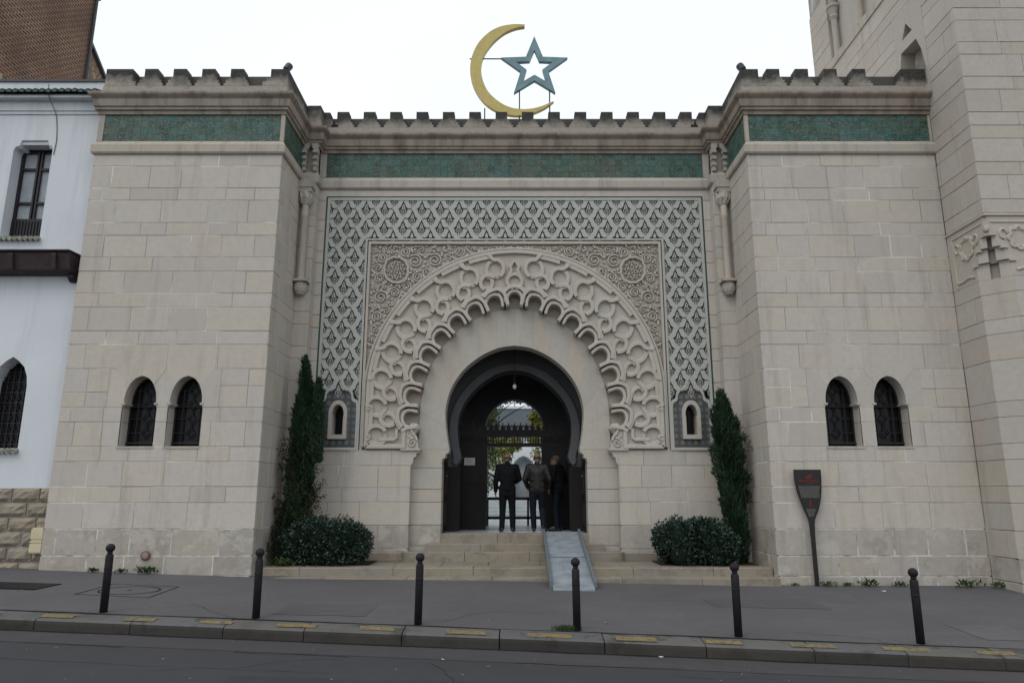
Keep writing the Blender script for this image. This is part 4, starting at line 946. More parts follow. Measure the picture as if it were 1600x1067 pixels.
# wooden gate screen with lattice transom
S = thing_part('gate_screen', PT); fr = front(17.0)
for sg in (-1, 1):
    mb = MB(); mb.prism(rect(*sorted((sg * .67, sg * 1.32)), .70, 2.60), fr, -.06, 0)
    for z in (.85, 1.75): mb.prism(rect(*sorted((sg * .77, sg * 1.22)), z, z + .75), fr, 0, .02)
    mb.obj('fixed_leaf', 'wood_dark', S)
mb = MB(); mb.prism(rect(-1.34, 1.34, 2.60, 2.685), fr, -.06, .01); mb.prism(rect(-1.34, 1.34, 2.83, 3.0), fr, -.06, .01); mb.obj('transom_rail', 'wood_dark', S)
mb = MB()
for k in range(43):
    u = -1.32 + k * .0629; mb.prism(rect(u - .011, u + .011, 2.68, 2.84), fr, -.04, -.01)
    mb.prism([(u - .011, 2.75), (u, 2.73), (u + .011, 2.75), (u, 2.79)], fr, -.05, 0)
mb.prism(rect(-1.33, 1.33, 2.745, 2.757), fr, -.035, -.012); mb.obj('spindle', 'wood_dark', S)
mb = MB()
for k in range(19):
    u = -1.27 + k * .1411; mb.prism([(u - .045, 2.99), (u + .045, 2.99), (u + .05, 3.05), (u + .02, 3.09), (u, 3.19), (u - .02, 3.09), (u - .05, 3.05)], fr, -.045, -.005)
mb.obj('spike', 'wood_dark', S)
before_p2 = set(COL.objects)
tl = Vector(PT.location)
for o in before_p2 - before_portal:
    if o.parent is PT: o.location = Vector(o.location) - tl
# paper notice and hanging lamp are things of their own
mb = MB(); mb.box(-1.18, -.93, 16.975, 16.979, 2.17, 2.34); pn = mb.obj('notice', 'paper'); tag(pn, 'white paper notice pinned on the dark left gate leaf', 'notice')
mb = MB()
for k in range(5): mb.box(-1.15, -.96 - .03 * (k % 2), 16.973, 16.9745, 2.31 - k * .027, 2.316 - k * .027)
mb.obj('printed_line', 'steel', pn)
L_ = thing('hanging_lamp', 'small glass globe lamp hanging on a chain inside the archway', 'lamp', loc=(0, 15.95, 3.86))
mb = MB(); mb.tube([(0, 0, .12), (0, 0, 2.2)], .008, 6); mb.obj('chain', 'iron', L_)
mb = MB(); mb.lathe([(.005, -.05), (.035, -.03), (.048, .01), (.035, .05), (.018, .065)], (0, 0, 0), 14); mb.obj('globe', 'bulb', L_, smooth=True)
mb = MB(); mb.lathe([(.03, .06), (.035, .08), (.02, .12), (.006, .14)], (0, 0, 0), 12); mb.obj('cap', 'iron', L_)
# ------------------------------------------------------------------ steps, ramp
S = thing('entrance_steps', 'worn stone entrance steps and long landing in front of the portal', 'steps')
def tread(x0, x1, y0, y1, z0, z1, cuts, mat='step'):
    xs_ = [x0] + [c for c in cuts if x0 < c < x1] + [x1]
    for a, b in zip(xs_, xs_[1:]):
        mb = MB(); bevel_box(mb, a + .004, b - .004, y0, y1, lambda u, v, w: (u, v, w), z0, z1 + random.uniform(-.002, .002), .012); mb.obj('step_stone', mat, S)
tread(-4.68, 4.68, 13.14, 13.52, -.35, .047, [-3.4, -1.9, -.4, 1.0, 1.9, 3.3])
tread(-4.68, 4.68, 13.505, 13.92, -.35, .19, [-3.9, -2.2, -.75, .75, 2.15, 3.6])
tread(-4.68, 4.68, 13.92, 14.99, -.3, .183, [-3.2, -2.3, -1.4, -.5, .5, 1.5, 2.4, 3.3])
tread(-2.12, 2.06, 14.80, 15.2, .15, .368, [-1.0, .3, 1.2])
tread(-1.83, 1.83, 15.05, 15.2, .33, .512, [-.7, .6])
tread(-1.53, 1.53, 15.19, 15.61, .33, .703, [-.35, .85])
for sg in (-1, 1):
    mb = MB(); cx = -2.12 if sg < 0 else 2.06
    mb.lathe([(.205, .183), (.21, .35), (.195, .366)], (cx, 15.0, 0), 20, sx=.75); mb.obj('step_stone', 'step', S)
R = thing('wheelchair_ramp', 'grey metal wheelchair ramp laid over the right side of the steps', 'ramp')
ya, za, yb, zb = 15.35, .735, 12.15, -.03; Lr = math.hypot(ya - yb, za - zb)
def rp(x, s_, h): # s along ramp from top, h above deck
    t_ = s_ / Lr; return (x, ya + (yb - ya) * t_, za + (zb - za) * t_ + h)
for s0, s1 in ((0, Lr * .5 - .006), (Lr * .5 + .006, Lr)):
    mb = MB(); vs = [rp(x, s_, h) for s_ in (s0, s1) for x in (.63, 1.31) for h in (-.03, 0)]
    mb.add(vs, [(0, 1, 3, 2), (4, 6, 7, 5), (0, 4, 5, 1), (2, 3, 7, 6), (1, 5, 7, 3), (0, 2, 6, 4)]); mb.obj('ramp_deck', 'ramp', R)
    for x0, x1 in ((.58, .63), (1.31, 1.36)):
        mb = MB(); sb = s1 - (.22 if s1 == Lr else 0); vs = [rp(x, s_, h) for s_ in (s0, sb) for x in (x0, x1) for h in (-.05, .06)]
        mb.add(vs, [(0, 1, 3, 2), (4, 6, 7, 5), (0, 4, 5, 1), (2, 3, 7, 6), (1, 5, 7, 3), (0, 2, 6, 4)]); mb.obj('side_rail', 'ramp_edge', R)
mb = MB(); vs = [rp(x, Lr * .5 + s_, .004) for s_ in (-.02, .02) for x in (.63, 1.31)]; mb.add(vs, [(0, 1, 3, 2)]); mb.obj('hinge_strip', 'ramp_edge', R)

# ------------------------------------------------------------------ minaret on the right
MN = thing('minaret', 'tall square stone minaret shaft rising at the right edge', 'minaret')
X0, Yn, Yb_ = 8.5, 12.15, 18.15
fr = front(Yn); sl = side_l(X0)
zz = [-.5, .02] + ZC[2:-1]; q = 8.213; 
while q < 14.5: zz.append(q); q += .27 if len(zz) % 2 else .47
zz.append(q)
CH = .38
def min_side(a, b, v0, v1, off): course(a, b, v0, v1, sl, MN, 'stone_min', .7, 1.15, off, .08)
for i in range(len(zz) - 1):
    v0, v1 = zz[i], zz[i + 1]
    if v1 <= 5.3:            # chamfered corner below the carved bracket
        course(X0 + CH, 10.6, v0, v1, fr, MN, 'stone_min' if v0 > .3 else 'stone_low', .75, 1.2, i % 2, .08)
        course(Yn + CH, 13.29, v0, v1, sl, MN, 'stone_min' if v0 > .3 else 'stone_low', .5, .9, i % 2, .08)
        mb = MB(); e = .012
        mb.prism([(X0 + CH - .004, Yn), (X0, Yn + CH - .004), (X0 + .1, Yn + CH + .05), (X0 + CH + .05, Yn + .1)], lambda u, v, w: (u, v, w), v0 + G, v1 - G); mb.obj('stone_block', 'stone_min' if v0 > .3 else 'stone_low', MN)
    elif v0 >= 6.45:
        course(X0, 10.6, v0, v1, fr, MN, 'stone_min', .75, 1.2, i % 2, .08)
        if v1 < 9.6: course(Yn + .01, 13.29, v0, v1, sl, MN, 'stone_min', .5, .8, i % 2, .08)
        else:
            def sk(a, b, c, d_): return False
            if v0 > 12.6:
                course(Yn + .01, 13.0, v0, v1, sl, MN, 'stone_min', .5, .9, i % 2, .08); course(17.1, Yb_, v0, v1, sl, MN, 'stone_min', .5, .9, i % 2, .08)
            else:
                segs = ((Yn + .01, 13.1), (14.2, Yb_)) if v0 < 11.6 else ((Yn + .01, Yb_),)
                for a, b in segs: min_side(a, b, v0, v1, i % 2)
            ztop = v1
zlast = [v for v in zz if v <= 12.7][-1]
zn1 = [v for v in zz if v >= 11.6][0]
mb = MB(); z9 = [zz[i] for i in range(len(zz) - 1) if zz[i + 1] >= 9.6 and zz[i] >= 6.45][0]
mb.prism(rect(13.105, 14.195, z9, zn1), sl, -.3, .0, holes=[[(13.20, 9.75), (13.20, 10.13), (13.28, 10.6), (13.41, 10.92), (13.99, 10.95), (14.09, 10.6), (14.09, 9.75)], [(13.70, 11.50), (13.51, 11.2), (13.90, 11.2)]]); mb.obj('arched_recess', 'stone_min', MN)
mb = MB(); mb.box(X0 + .012, 14.5, Yn + .012, 18.13, 6.4, 12.7); mb.v = [p for p in mb.v]
mbx = MB(); mbx.box(X0 + .31, 14.49, Yn + .3, 18.13, 6.46, 30); mbx.box(X0 + .012, 10.5, Yn + .012, Yn + .29, 6.46, 30); mby = MB(); mby.box(10.61, 14.5, Yn, Yn + .295, -.5, 30); mby.obj('plain_wall', 'stone_min', MN)
mbx.box(X0 + .013, X0 + .305, Yn + .294, 12.985, 6.46, 30); mbx.box(X0 + .013, X0 + .305, 14.2, 18.12, 9.6, 12.8); mbx.box(X0 + .013, X0 + .305, 17.115, 18.12, 12.81, 30); mbx.box(X0 + .013, X0 + .305, 13.01, 14.19, zn1, 12.8)
mbx.obj('mortar_bed', 'mortar', MN)
mb = MB(); mb.box(X0 + CH + .1, 14.49, Yn + .013, 18, -.5, 6.4); mb.box(X0 + .013, X0 + CH + .09, Yn + CH + .1, 18, -.5, 6.4); mb.obj('mortar_bed', 'mortar', MN)
# recessed panel with colonnettes and its sill
mb = MB(); mb.prism(rect(13.0, 17.1, 12.62, 12.84), sl, -.3, .03); mb.obj('panel_sill', 'trim', MN)
mb = MB(); mb.prism(rect(12.99, 17.11, 12.84, 20), sl, -.3, -.18); mb.box(X0 + .02, X0 + .19, 17.104, 17.13, 12.84, 20); mb.obj('recessed_panel', 'stone_min', MN)
for yy in (16.85, 15.55, 14.3, 13.2):
    mb = MB(); mb.lathe([(.1, 0), (.08, .06), (.08, 1.05), (.12, 1.15), (.10, 1.2), (.14, 1.4), (.17, 1.42), (.17, 1.5)], (X0 + .06, yy, 12.84), 12)
    mb.lathe([(.07, 1.5), (.11, 1.7), (.09, 1.75), (.13, 1.95), (.13, 2.6)], (X0 + .06, yy, 12.84), 8); mb.obj('colonnette', 'trim', MN)
# carved corner bracket
CB = thing_part('corner_bracket', MN)
mb = MB(); pl = lambda u, v, w: (u, v, w)
lv = [(5.295, CH), (5.60, .29), (5.85, .19), (6.05, .05)]
for (z0, c0), (z1, c1) in zip(lv, lv[1:] + [(6.455, 0)]):
    c = max(c0, .002); notch = [(X0 + c * .36 + .10, Yn + c * .64 + .10), (X0 + c * .36, Yn + c * .64)]
    edge0 = [(X0 + c, Yn)] + ([] if c < .11 else [(X0 + c * .64, Yn + c * .36), (X0 + c * .64 + .10, Yn + c * .36 + .10)] + notch)
    mb.prism(list(reversed(edge0))[::-1][:1] + [(X0 + .9, Yn), (X0 + .9, Yn + .2), (X0 + .3, Yn + .9), (X0, Yn + .9), (X0, Yn + c)] + edge0[1:][::-1], pl, z0, z1)
mb.box(X0 + .9, 10.6, Yn, Yn + .2, 5.295, 6.455); mb.box(X0, X0 + .3, Yn + .9, 13.29, 5.295, 6.455); mb.obj('bracket_body', 'stone_min', CB)
mb = MB()
for f3, o in ((fr, X0), (sl, Yn)):
    mb.ribbon([(o - .01, 6.435), (o + 1.15, 6.435)], .05, f3, -.01, .03)
    mb.ribbon([(o + .10, 6.30), (o + .98, 6.30)], .03, f3, -.01, .018); mb.ribbon([(o + .99, 6.32), (o + .99, 5.33)], .035, f3, -.01, .018)
    ring = [(o + .58 + (.185 + .018 * math.cos(8 * a)) * math.cos(a), 6.0 + (.2 + .018 * math.cos(8 * a)) * math.sin(a)) for a in [2 * PI * k / 48 for k in range(48)]]
    mb.ribbon(ring, .065, f3, -.01, .03, closed=True); ri = [(o + .58 + .14 * math.cos(a), 6.0 + .155 * math.sin(a)) for a in [2 * PI * k / 24 for k in range(24)]]; mb.ribbon(ri, .03, f3, -.01, .016, closed=True)
    for sx in (-1, 1):
        mb.ribbon(catmull([(o + .58 + sx * .20, 6.08), (o + .58 + sx * .27, 6.16), (o + .58 + sx * .34, 6.12), (o + .58 + sx * .33, 6.02), (o + .58 + sx * .27, 5.98)], 4), .045, f3, -.01, .028)
    mb.ribbon(catmull([(o + .45, 5.40), (o + .62, 5.44), (o + .8, 5.41), (o + .96, 5.42)], 4), .05, f3, -.01, .025)
    for k, (zz_, oo) in enumerate(((5.56, .40), (5.80, .28))): mb.prism([(o + oo - .06, zz_), (o + oo + .06, zz_), (o + oo + .05, zz_ + .05), (o + oo - .06, zz_ + .05)], f3, -.05, .03)
mb.obj('bracket_carving', 'carved', CB)
mb = MB(); mb.lathe([(.02, 0), (.05, .03), (.055, .08), (.03, .13), (.01, .15)], (X0 + .03, Yn + .03, 6.1), 12); mb.obj('stalactite', 'trim', CB)

# ------------------------------------------------------------------ white house on the left
WH_ = thing('white_house', 'white rendered house with dark windows and green tile eave on the left', 'house')
Yw = 13.5; fw = front(Yw)
arw = [(-10.02, 2.33), (-10.02, 3.5), (-9.99, 3.7), (-9.9, 3.88), (-9.78, 4.0), (-9.66, 4.08), (-9.54, 4.0), (-9.42, 3.88), (-9.345, 3.7), (-9.32, 3.5), (-9.32, 2.33)]
w1 = [(-10.3, 6.52), (-10.3, 8.40), (-10.27, 8.47), (-10.19, 8.50), (-10.16, 8.62), (-9.62, 8.62), (-9.59, 8.52), (-9.52, 8.49), (-9.50, 8.42), (-9.50, 6.52)]
mb = MB(); mb.prism(rect(-22, -8.52, 1.6, 9.98), fw, -.4, 0, holes=[arw, w1]); mb.box(-22, -8.53, 13.92, 20, .2, 9.9); mb.obj('wall', 'plaster', WH_)
mb = MB(); mb.prism(rect(-22, -8.51, 9.27, 9.48), fw, -.01, .05); mb.prism(rect(-22, -8.51, 9.20, 9.27), fw, -.01, .025); mb.prism(rect(-22, -8.5, 9.48, 9.54), fw, -.01, .20); mb.obj('eave_moulding', 'plaster', WH_)
mb = MB(); mb.prism(rect(-22, -8.5, 9.95, 10.0), fw, -.42, .03); mb.obj('coping', 'steel', WH_)
tm = MB(); prof = arc(0, 0, .058, 0, PI, 8)
vs = []
for yy, z_, sc_ in ((-.30, 0, 1), (0.02, .14, .92)):
    for u, v in prof: vs.append((u * sc_, yy, z_ + v * sc_ * 1.2))
tm.add(vs, [(i, i + 1, i + 10, i + 9) for i in range(8)])
vs = [(u * .8, p_[1], p_[2] - .012) for p_ in vs for u in (p_[0],)]
tm.add(vs, [(i + 9, i + 10, i + 1, i) for i in range(8)]); tm.add([(p[0], -.30, p[2]) for p in vs[:9]] , [tuple(range(9))])
tile_me = tm.mesh('roof_tile', 'rooftile', True)
for k in range(32): 
    o = link('roof_tile', tile_me, WH_, loc=(-8.62 - .135 * k, Yw - .0, 9.56)); o.rotation_euler = (random.uniform(-.03, .03), 0, random.uniform(-.02, .02))
mb = MB(); mb.prism([(0.0, 9.545), (-.22, 9.545), (0, 9.70)], lambda u, v, w: (w, Yw + u, v), -22, -8.51); mb.obj('eave_bed', 'rooftile', WH_)
# upper window
U = thing_part('window', WH_); ff = front(Yw + .3)
mb = MB(); mb.prism([(-10.32, 6.5), (-9.5, 6.5), (-9.5, 8.65), (-10.32, 8.65)], ff, -.1, -.02); mb.obj('pane', 'glass', U)
mb = MB()
for u in (-10.28, -9.93, -9.89, -9.53): mb.prism(rect(u - .035, u + .035, 6.5, 8.6), ff, -.02, .04)
for z in (6.55, 6.95, 7.35, 8.1, 8.55): mb.prism(rect(-10.3, -9.52, z - .025, z + .025), ff, -.02, .036)
mb.obj('frame', 'winframe', U)
mb = MB(); mb.prism(rect(-10.26, -9.92, 7.0, 8.45), ff, -.02, -.012); mb.prism(rect(-9.86, -9.56, 7.0, 8.45), ff, -.02, -.012); mb.obj('net_curtain', 'curtain', U)
mb = MB(); mb.prism(rect(-10.3, -9.54, 6.56, 7.0), ff, .03, .05)
for k in range(12): mb.prism(rect(-10.27 + k * .062, -10.24 + k * .062, 6.6, 6.95), ff, .05, .07)
mb.obj('railing_panel', 'winframe', U)
mb = MB(); mb.prism([(-10.34, 8.46), (-10.2, 8.46), (-10.16, 8.54), (-9.62, 8.54), (-9.58, 8.46), (-9.5, 8.46), (-9.5, 8.65), (-10.34, 8.65)], ff, .04, .26); mb.obj('shouldered_head', 'plaster', U)
def sill(xa, xb, z, par):
    for k in range(int((xb - xa) / .105)):
        mb = MB(); mb.tube([(xa + .05 + k * .105, Yw + .05, z), (xa + .05 + k * .105, Yw - .1, z - .03)], .045, 8); mb.obj('sill_tile', 'tile_pale', par)
sill(-10.4, -9.45, 6.49, U)
# lower pointed window
Lw = thing_part('window', WH_)
mb = MB(); mb.prism(rect(-10.05, -9.29, 2.3, 4.1), ff, -.1, -.02); mb.obj('pane', 'glass_dark', Lw)
mb = MB()
for k in range(7): mb.prism(rect(-10.01 + k * .112, -9.995 + k * .112, 2.33, 4.05), ff, -.01, .015)
for k in range(8): mb.prism(rect(-10.02, -9.3, 2.42 + k * .2, 2.435 + k * .2), ff, -.01, .012)
for k in range(6):
    for j in range(7): mb.ribbon([(-9.945 + k * .112 + .035 * math.cos(a), 2.53 + j * .2 + .05 * math.sin(a)) for a in [q * PI / 3 for q in range(6)]], .012, ff, -.01, .012, closed=True, ch=.003)
mb.obj('grille', 'iron', Lw); sill(-10.12, -9.25, 2.30, Lw)
# timber string beam
Bm = thing_part('timber_beam', WH_)
mb = MB(); mb.prism([(0, 5.70), (-.12, 5.70), (-.30, 5.74), (-.36, 6.02), (-.36, 6.08), (0, 6.08)], lambda u, v, w: (w, Yw + u, v), -22, -8.62); mb.obj('beam', 'wood_beam', Bm)
mb = MB()
for k in range(10):
    x = -8.9 - .83 * k; mb.prism([(-.29, 5.72), (-.35, 5.74), (-.41, 6.0), (-.41, 6.04), (-.34, 6.04)], lambda u, v, w: (w, Yw + u, v), x - .045, x + .045)
mb.prism([(0, 5.56), (-.06, 5.56), (-.14, 5.63), (-.14, 5.70), (0, 5.70)], lambda u, v, w: (w, Yw + u, v), -8.74, -8.63)
mb.prism([(0, 6.085), (-.42, 6.085), (-.42, 6.11), (0, 6.13)], lambda u, v, w: (w, Yw + u, v), -22, -8.6); mb.obj('bracket_board', 'wood_beam', Bm)
mb = MB(); mb.tube(catmull([(-9.62, Yw - .22, 9.78), (-9.60, Yw - .24, 9.60), (-9.58, Yw - .20, 9.46), (-9.52, Yw - .03, 9.2), (-9.47, Yw - .012, 8.9), (-9.44, Yw - .012, 8.6), (-9.46, Yw - .012, 8.3)], 5), .008, 5); mb.obj('cable', 'plaster_in', WH_)
mb = MB(); mb.tube([(-12.2, Yw - .06, .2), (-12.2, Yw - .06, 9.4)], .045, 8); mb.obj('downpipe', 'plaster', WH_)
# rusticated stone base
mb = MB(); mb.prism(rect(-22, -8.52, -.3, 1.605), fw, -.4, -.02); mb.obj('mortar_bed', 'mortar', WH_)
for j in range(6):
    v0 = .02 + j * .265; u = -8.55 - (.23 if j % 2 else 0)
    if j % 2: pass
    ends = [-8.55] + ([-8.78] if j % 2 else []); u = ends[-1]
    while u > -14: u -= random.uniform(.44, .52); ends.append(u)
    for b_, a_ in zip(ends, ends[1:]):
        mb = MB(); nu, nv = 6, 4; vs = []
        for iv in range(nv + 1):
            for iu in range(nu + 1):
                eu = min(iu, nu - iu) / (nu / 2); ev = min(iv, nv - iv) / (nv / 2); hgt = 0 if min(eu, ev) == 0 else .045 + random.uniform(-.018, .02)
                vs.append(fw(a_ + .012 + (b_ - a_ - .024) * iu / nu, v0 + .012 + .241 * iv / nv, hgt))
        fs = [(iv * (nu + 1) + iu, iv * (nu + 1) + iu + 1, (iv + 1) * (nu + 1) + iu + 1, (iv + 1) * (nu + 1) + iu) for iv in range(nv) for iu in range(nu)]
        mb.add(vs, fs); mb.box(*sorted((a_ + .013, b_ - .013)), Yw + .002, Yw + .05, v0 + .013, v0 + .252); mb.obj('bossed_stone', 'rustic', WH_)
mb = MB(); mb.box(-8.72, -8.53, 13.34, 13.47, .45, .90); ub = mb.obj('utility_box', 'cream'); tag(ub, 'cream metal utility box on the rusticated base beside left tower', 'utility box')
mb = MB(); mb.box(-8.735, -8.52, 13.325, 13.34, .47, .62); mb.box(-8.735, -8.52, 13.325, 13.34, .64, .67); mb.box(-8.735, -8.52, 13.328, 13.34, .70, .88); mb.obj('cover', 'cream', ub)

# ------------------------------------------------------------------ brick building behind
BK = thing('brick_building', 'tall old brown brick party wall rising behind the white house', 'building')
mb = MB(); mb.box(-24, -14, 15.5, 20.9, 0, 21); mb.obj('wall', 'brick', BK)
mb = MB(); mb.prism([(20.9, 13), (22.6, 13), (22.6, 14.95), (21.0, 16.05), (20.9, 16.05)], lambda u, v, w: (w, u, v), -24, -14.06); mb.obj('gable_wall', 'rubble', BK)
mb = MB(); mb.prism([(20.92, 16.05), (22.75, 14.83), (22.75, 14.92), (20.95, 16.14)], lambda u, v, w: (w, u, v), -24, -13.95); mb.obj('roof', 'steel', BK)
mb = MB(); mb.tube([(-13.93, 20.85, 12), (-13.93, 20.85, 19)], .05, 8); mb.box(-14.1, -13.9, 20.7, 21.0, 17.7, 18.3); mb.obj('drainpipe', 'steel', BK)
mb = MB()
for k, (y0, y1) in enumerate(((15.0, 17.35), (15.0, 17.2), (15.0, 17.4), (15.0, 17.15))): mb.box(-14.2, -13.9, y0, y1, 11.4 + k * .42, 11.79 + k * .42)
mb.obj('quoin', 'rustic', BK)

# ------------------------------------------------------------------ emblem on the roof
EM = thing('crescent_star_emblem', 'gilded crescent and blue green open star mounted above the portal parapet', 'emblem', loc=(0, 15.8, 9.9))
fe = lambda u, v, w: (u, -w, v - 9.9)
mb = MB()
out_ = catmull([(.254, 12.995), (.05, 13.005), (-.135, 12.99), (-.39, 12.925), (-.645, 12.77), (-.897, 12.483), (-1.045, 12.141), (-1.098, 11.80), (-1.067, 11.47), (-.958, 11.16), (-.767, 10.87), (-.504, 10.651), (-.181, 10.525), (.117, 10.495), (.44, 10.555), (.74, 10.70), (.958, 10.876)], 4)
inn_ = catmull([(.925, 10.862), (.615, 10.728), (.366, 10.672), (.117, 10.668), (-.131, 10.722), (-.381, 10.865), (-.632, 11.118), (-.775, 11.43), (-.826, 11.774), (-.766, 12.113), (-.566, 12.454), (-.288, 12.735), (-.007, 12.885), (.253, 12.943)], 4)
mb.prism(out_ + inn_, fe, -.1, .02); mb.obj('crescent', 'gold', EM)
def starp(R_, r_): return [(.492 + (R_ if k % 2 == 0 else r_) * math.sin(k * PI / 5), 11.80 + (R_ if k % 2 == 0 else r_) * math.cos(k * PI / 5)) for k in range(10)]
mb = MB(); mb.prism(starp(.865, .36), fe, -.09, .02, holes=[starp(.865 * .55, .36 * .57)]); mb.obj('star', 'star', EM)
for x_, za_, zb_ in ((-.73, 9.7, 10.72), (.12, 9.7, 11.25), (.86, 9.7, 11.2)):
    mb = MB(); mb.tube([(x_, .05, za_ - 9.9), (x_, .05, zb_ - 9.9)], .018, 6); mb.obj('support_rod', 'steel', EM)
mb = MB(); mb.tube([(-1.12, .05, 2.175), (-.25, .05, 2.175)], .016, 6); mb.obj('tie_rod', 'steel', EM)
# floodlights on the tower corners
def flood(x, y, z, tilt, label):
    f_ = thing('floodlight', label, 'floodlight', 'floodlights on the tower corners', (x, y, z))
    mb = MB(); mb.lathe([(.06, 0), (.075, .02), (.08, .15), (.075, .17), (.05, .175)], (0, 0, 0), 10); h = mb.obj('lamp_head', 'lampblue', f_); h.rotation_euler = (d(-20), d(tilt), 0); h.location = (0, 0, .05)
    mb = MB(); mb.box(-.03, .03, -.03, .03, 0, .07); mb.obj('bracket', 'steel', f_)
flood(-4.80, 13.42, 10.13, 22, 'small dark floodlight perched on the inner corner of left tower'); flood(4.80, 13.42, 10.13, -22, 'small dark floodlight perched on the inner corner of right tower')

# ------------------------------------------------------------------ street furniture
def bollard_mesh():
    a = MB(); a.lathe([(.047, 0), (.047, .66), (.043, .672), (.03, .68)], (0, 0, 0), 20); b = MB()
    b.lathe([(.03, .676), (.034, .70), (.03, .705)] + [(.056 * math.cos(q), .752 + .052 * math.sin(q)) for q in [d(-55 + 145 * k / 8) for k in range(9)]], (0, 0, 0), 20)
    c = MB(); c.lathe([(.0485, .50), (.0500, .505), (.0500, .515), (.0485, .52)], (0, 0, 0), 20); return a.mesh('post', 'bollard', True), b.mesh('ball_finial', 'bollard', True), c.mesh('collar', 'bollard', True)
bm_ = bollard_mesh()
BL = ['leftmost black ball topped bollard in front of the left tower windows', 'black ball topped bollard in front of the left tower inner corner', 'black ball topped bollard in front of the left half of the steps',
      'black ball topped bollard just in front of the metal ramp', 'black ball topped bollard in front of the right bush and tower corner', 'rightmost black ball topped bollard in front of right tower']
BX = [-5.16, -3.19, -1.17, .745, 2.62, 4.66]
for x, lb in zip(BX, BL):
    y = kerb_y(x) + .13; o = thing('bollard', lb, 'bollard', 'black bollards along the kerb', (x, y, ground_z(x, y)))
    o.rotation_euler = (random.uniform(-.01, .01), random.uniform(-.012, .012), 0); o.scale = (1, 1, 1.035)
    for nm, me in zip(('post', 'ball_finial', 'collar'), bm_): link(nm, me, o)
# paddle sign
SG = thing('information_sign', 'dark paddle shaped history sign leaning in front of right tower', 'sign')
fs_ = front(13.2); prof = [((5.09, 1.93), (5.565, 1.93)), ((5.095, 1.70), (5.555, 1.68)), ((5.14, 1.476), (5.525, 1.43)), ((5.21, 1.255), (5.46, 1.21)), ((5.275, 1.07), (5.395, 1.07)), ((5.295, .84), (5.372, .85)), ((5.30, .387), (5.367, .387)), ((5.30, -.1), (5.372, -.1))]
Lp = catmull([p[0] for p in prof], 4); Rp = catmull([p[1] for p in prof], 4)
mb = MB(); mb.prism(Lp + list(reversed(Rp)), fs_, -.02, .02); mb.obj('paddle', 'sign', SG)
mb = MB(); mb.ribbon(Lp[:17], .012, fs_, -.02, .028); mb.ribbon(Rp[:17], .012, fs_, -.02, .028); mb.obj('edge_rim', 'sign', SG)
def text(body, size, x, y, z, mat, par, name='lettering'):
    c = bpy.data.curves.new(name, 'FONT'); c.body = body; c.size = size; c.align_x = 'CENTER'; c.materials.append(M[mat]); c.extrude = .0008
    o = bpy.data.objects.new('tmp', c); COL.objects.link(o); me = bpy.data.meshes.new_from_object(o.evaluated_get(bpy.context.evaluated_depsgraph_get())); me.name = name; bpy.data.objects.remove(o)
    o = link(name, me, par, loc=(x, y, z)); o.rotation_euler = (PI / 2, 0, 0); return o
text('Histoire de Paris', .052, 5.335, 13.176, 1.712, 'red', SG); text('La Mosquée', .03, 5.345, 13.176, 1.668, 'red', SG)
mb = MB(); mb.ribbon([(5.27, 1.80), (5.30, 1.775), (5.36, 1.775), (5.41, 1.81)], .014, fs_, .02, .0235); mb.ribbon([(5.31, 1.79), (5.36, 1.83), (5.42, 1.85)], .012, fs_, .02, .0235); mb.ribbon([(5.35, 1.78), (5.345, 1.83)], .01, fs_, .02, .0235); mb.obj('ship_emblem', 'red', SG)
mb = MB()
def lines(z0, z1, n_, hw):
    for k in range(n_):
        z = z0 + (z1 - z0) * k / (n_ - 1); xc, h = hw(z); u = xc - h
        while u < xc + h - .015:
            wl = random.uniform(.012, .04); mb.prism(rect(u, min(u + wl, xc + h), z, z + .0095), fs_, .02, .0225, back=False); u += wl + .009
lines(1.625, 1.43, 13, lambda z: (5.335 + (1.62 - z) * .02, .19 - (1.62 - z) * .15)); lines(1.225, 1.10, 8, lambda z: (5.335, .085 - (1.225 - z) * .28)); mb.obj('body_text', 'pale_ink', SG, kind='stuff')
mb = MB(); mb.ribbon([(5.335, 1.27), (5.335, 1.39)], .014, fs_, .02, .0235); mb.ribbon([(5.31, 1.28), (5.36, 1.28)], .01, fs_, .02, .0235); mb.ribbon([(5.32, 1.33), (5.35, 1.345)], .01, fs_, .02, .0235); mb.obj('tower_emblem', 'red', SG)
# wall cap, manhole, drain
vc = thing('wall_cap', 'small round terracotta coloured cap set in the left tower base', 'wall cap', loc=(-6.6, 13.3, .42))
mb = MB(); mb.lathe([(.082, 0), (.085, .03), (.06, .045)], (0, 0, 0), 20); o = mb.obj('ring', 'valve', vc); o.rotation_euler = (PI / 2, 0, 0)
mb = MB(); mb.lathe([(.055, .03), (.055, .047), (.02, .055)], (0, 0, 0), 16); o = mb.obj('lid', 'rustic', vc); o.rotation_euler = (PI / 2, 0, 0)
def flatpoly(name, pts, mat, par, dz=.006, holes=()):
    mb = MB(); loops = [pts] + list(holes); flat = [p for l_ in loops for p in l_]
    tr = tessellate_polygon([[Vector((p[0], p[1], 0)) for p in l_] for l_ in loops]); mb.add([(x, y, ground_z(x, y) + dz) for x, y in flat], [tuple(t_) for t_ in tr]); return mb.obj(name, mat, par)
MH = thing('manhole_cover', 'asphalt filled square manhole cover with round inner ring on pavement', 'manhole cover')
q = [(-6.35, 10.81), (-5.2, 10.68), (-5.30, 11.85), (-6.4, 11.93)]; cx, cy = -5.81, 11.32
flatpoly('frame', q, 'tar', MH, .005, [[(cx + (x - cx) * .965, cy + (y - cy) * .965) for x, y in q]])
c1_ = [(cx + .43 * math.cos(a), cy + .43 * math.sin(a)) for a in [2 * PI * k / 32 for k in range(32)]]; c2_ = [(cx + .405 * math.cos(a), cy + .405 * math.sin(a)) for a in [2 * PI * k / 32 for k in range(32)]]
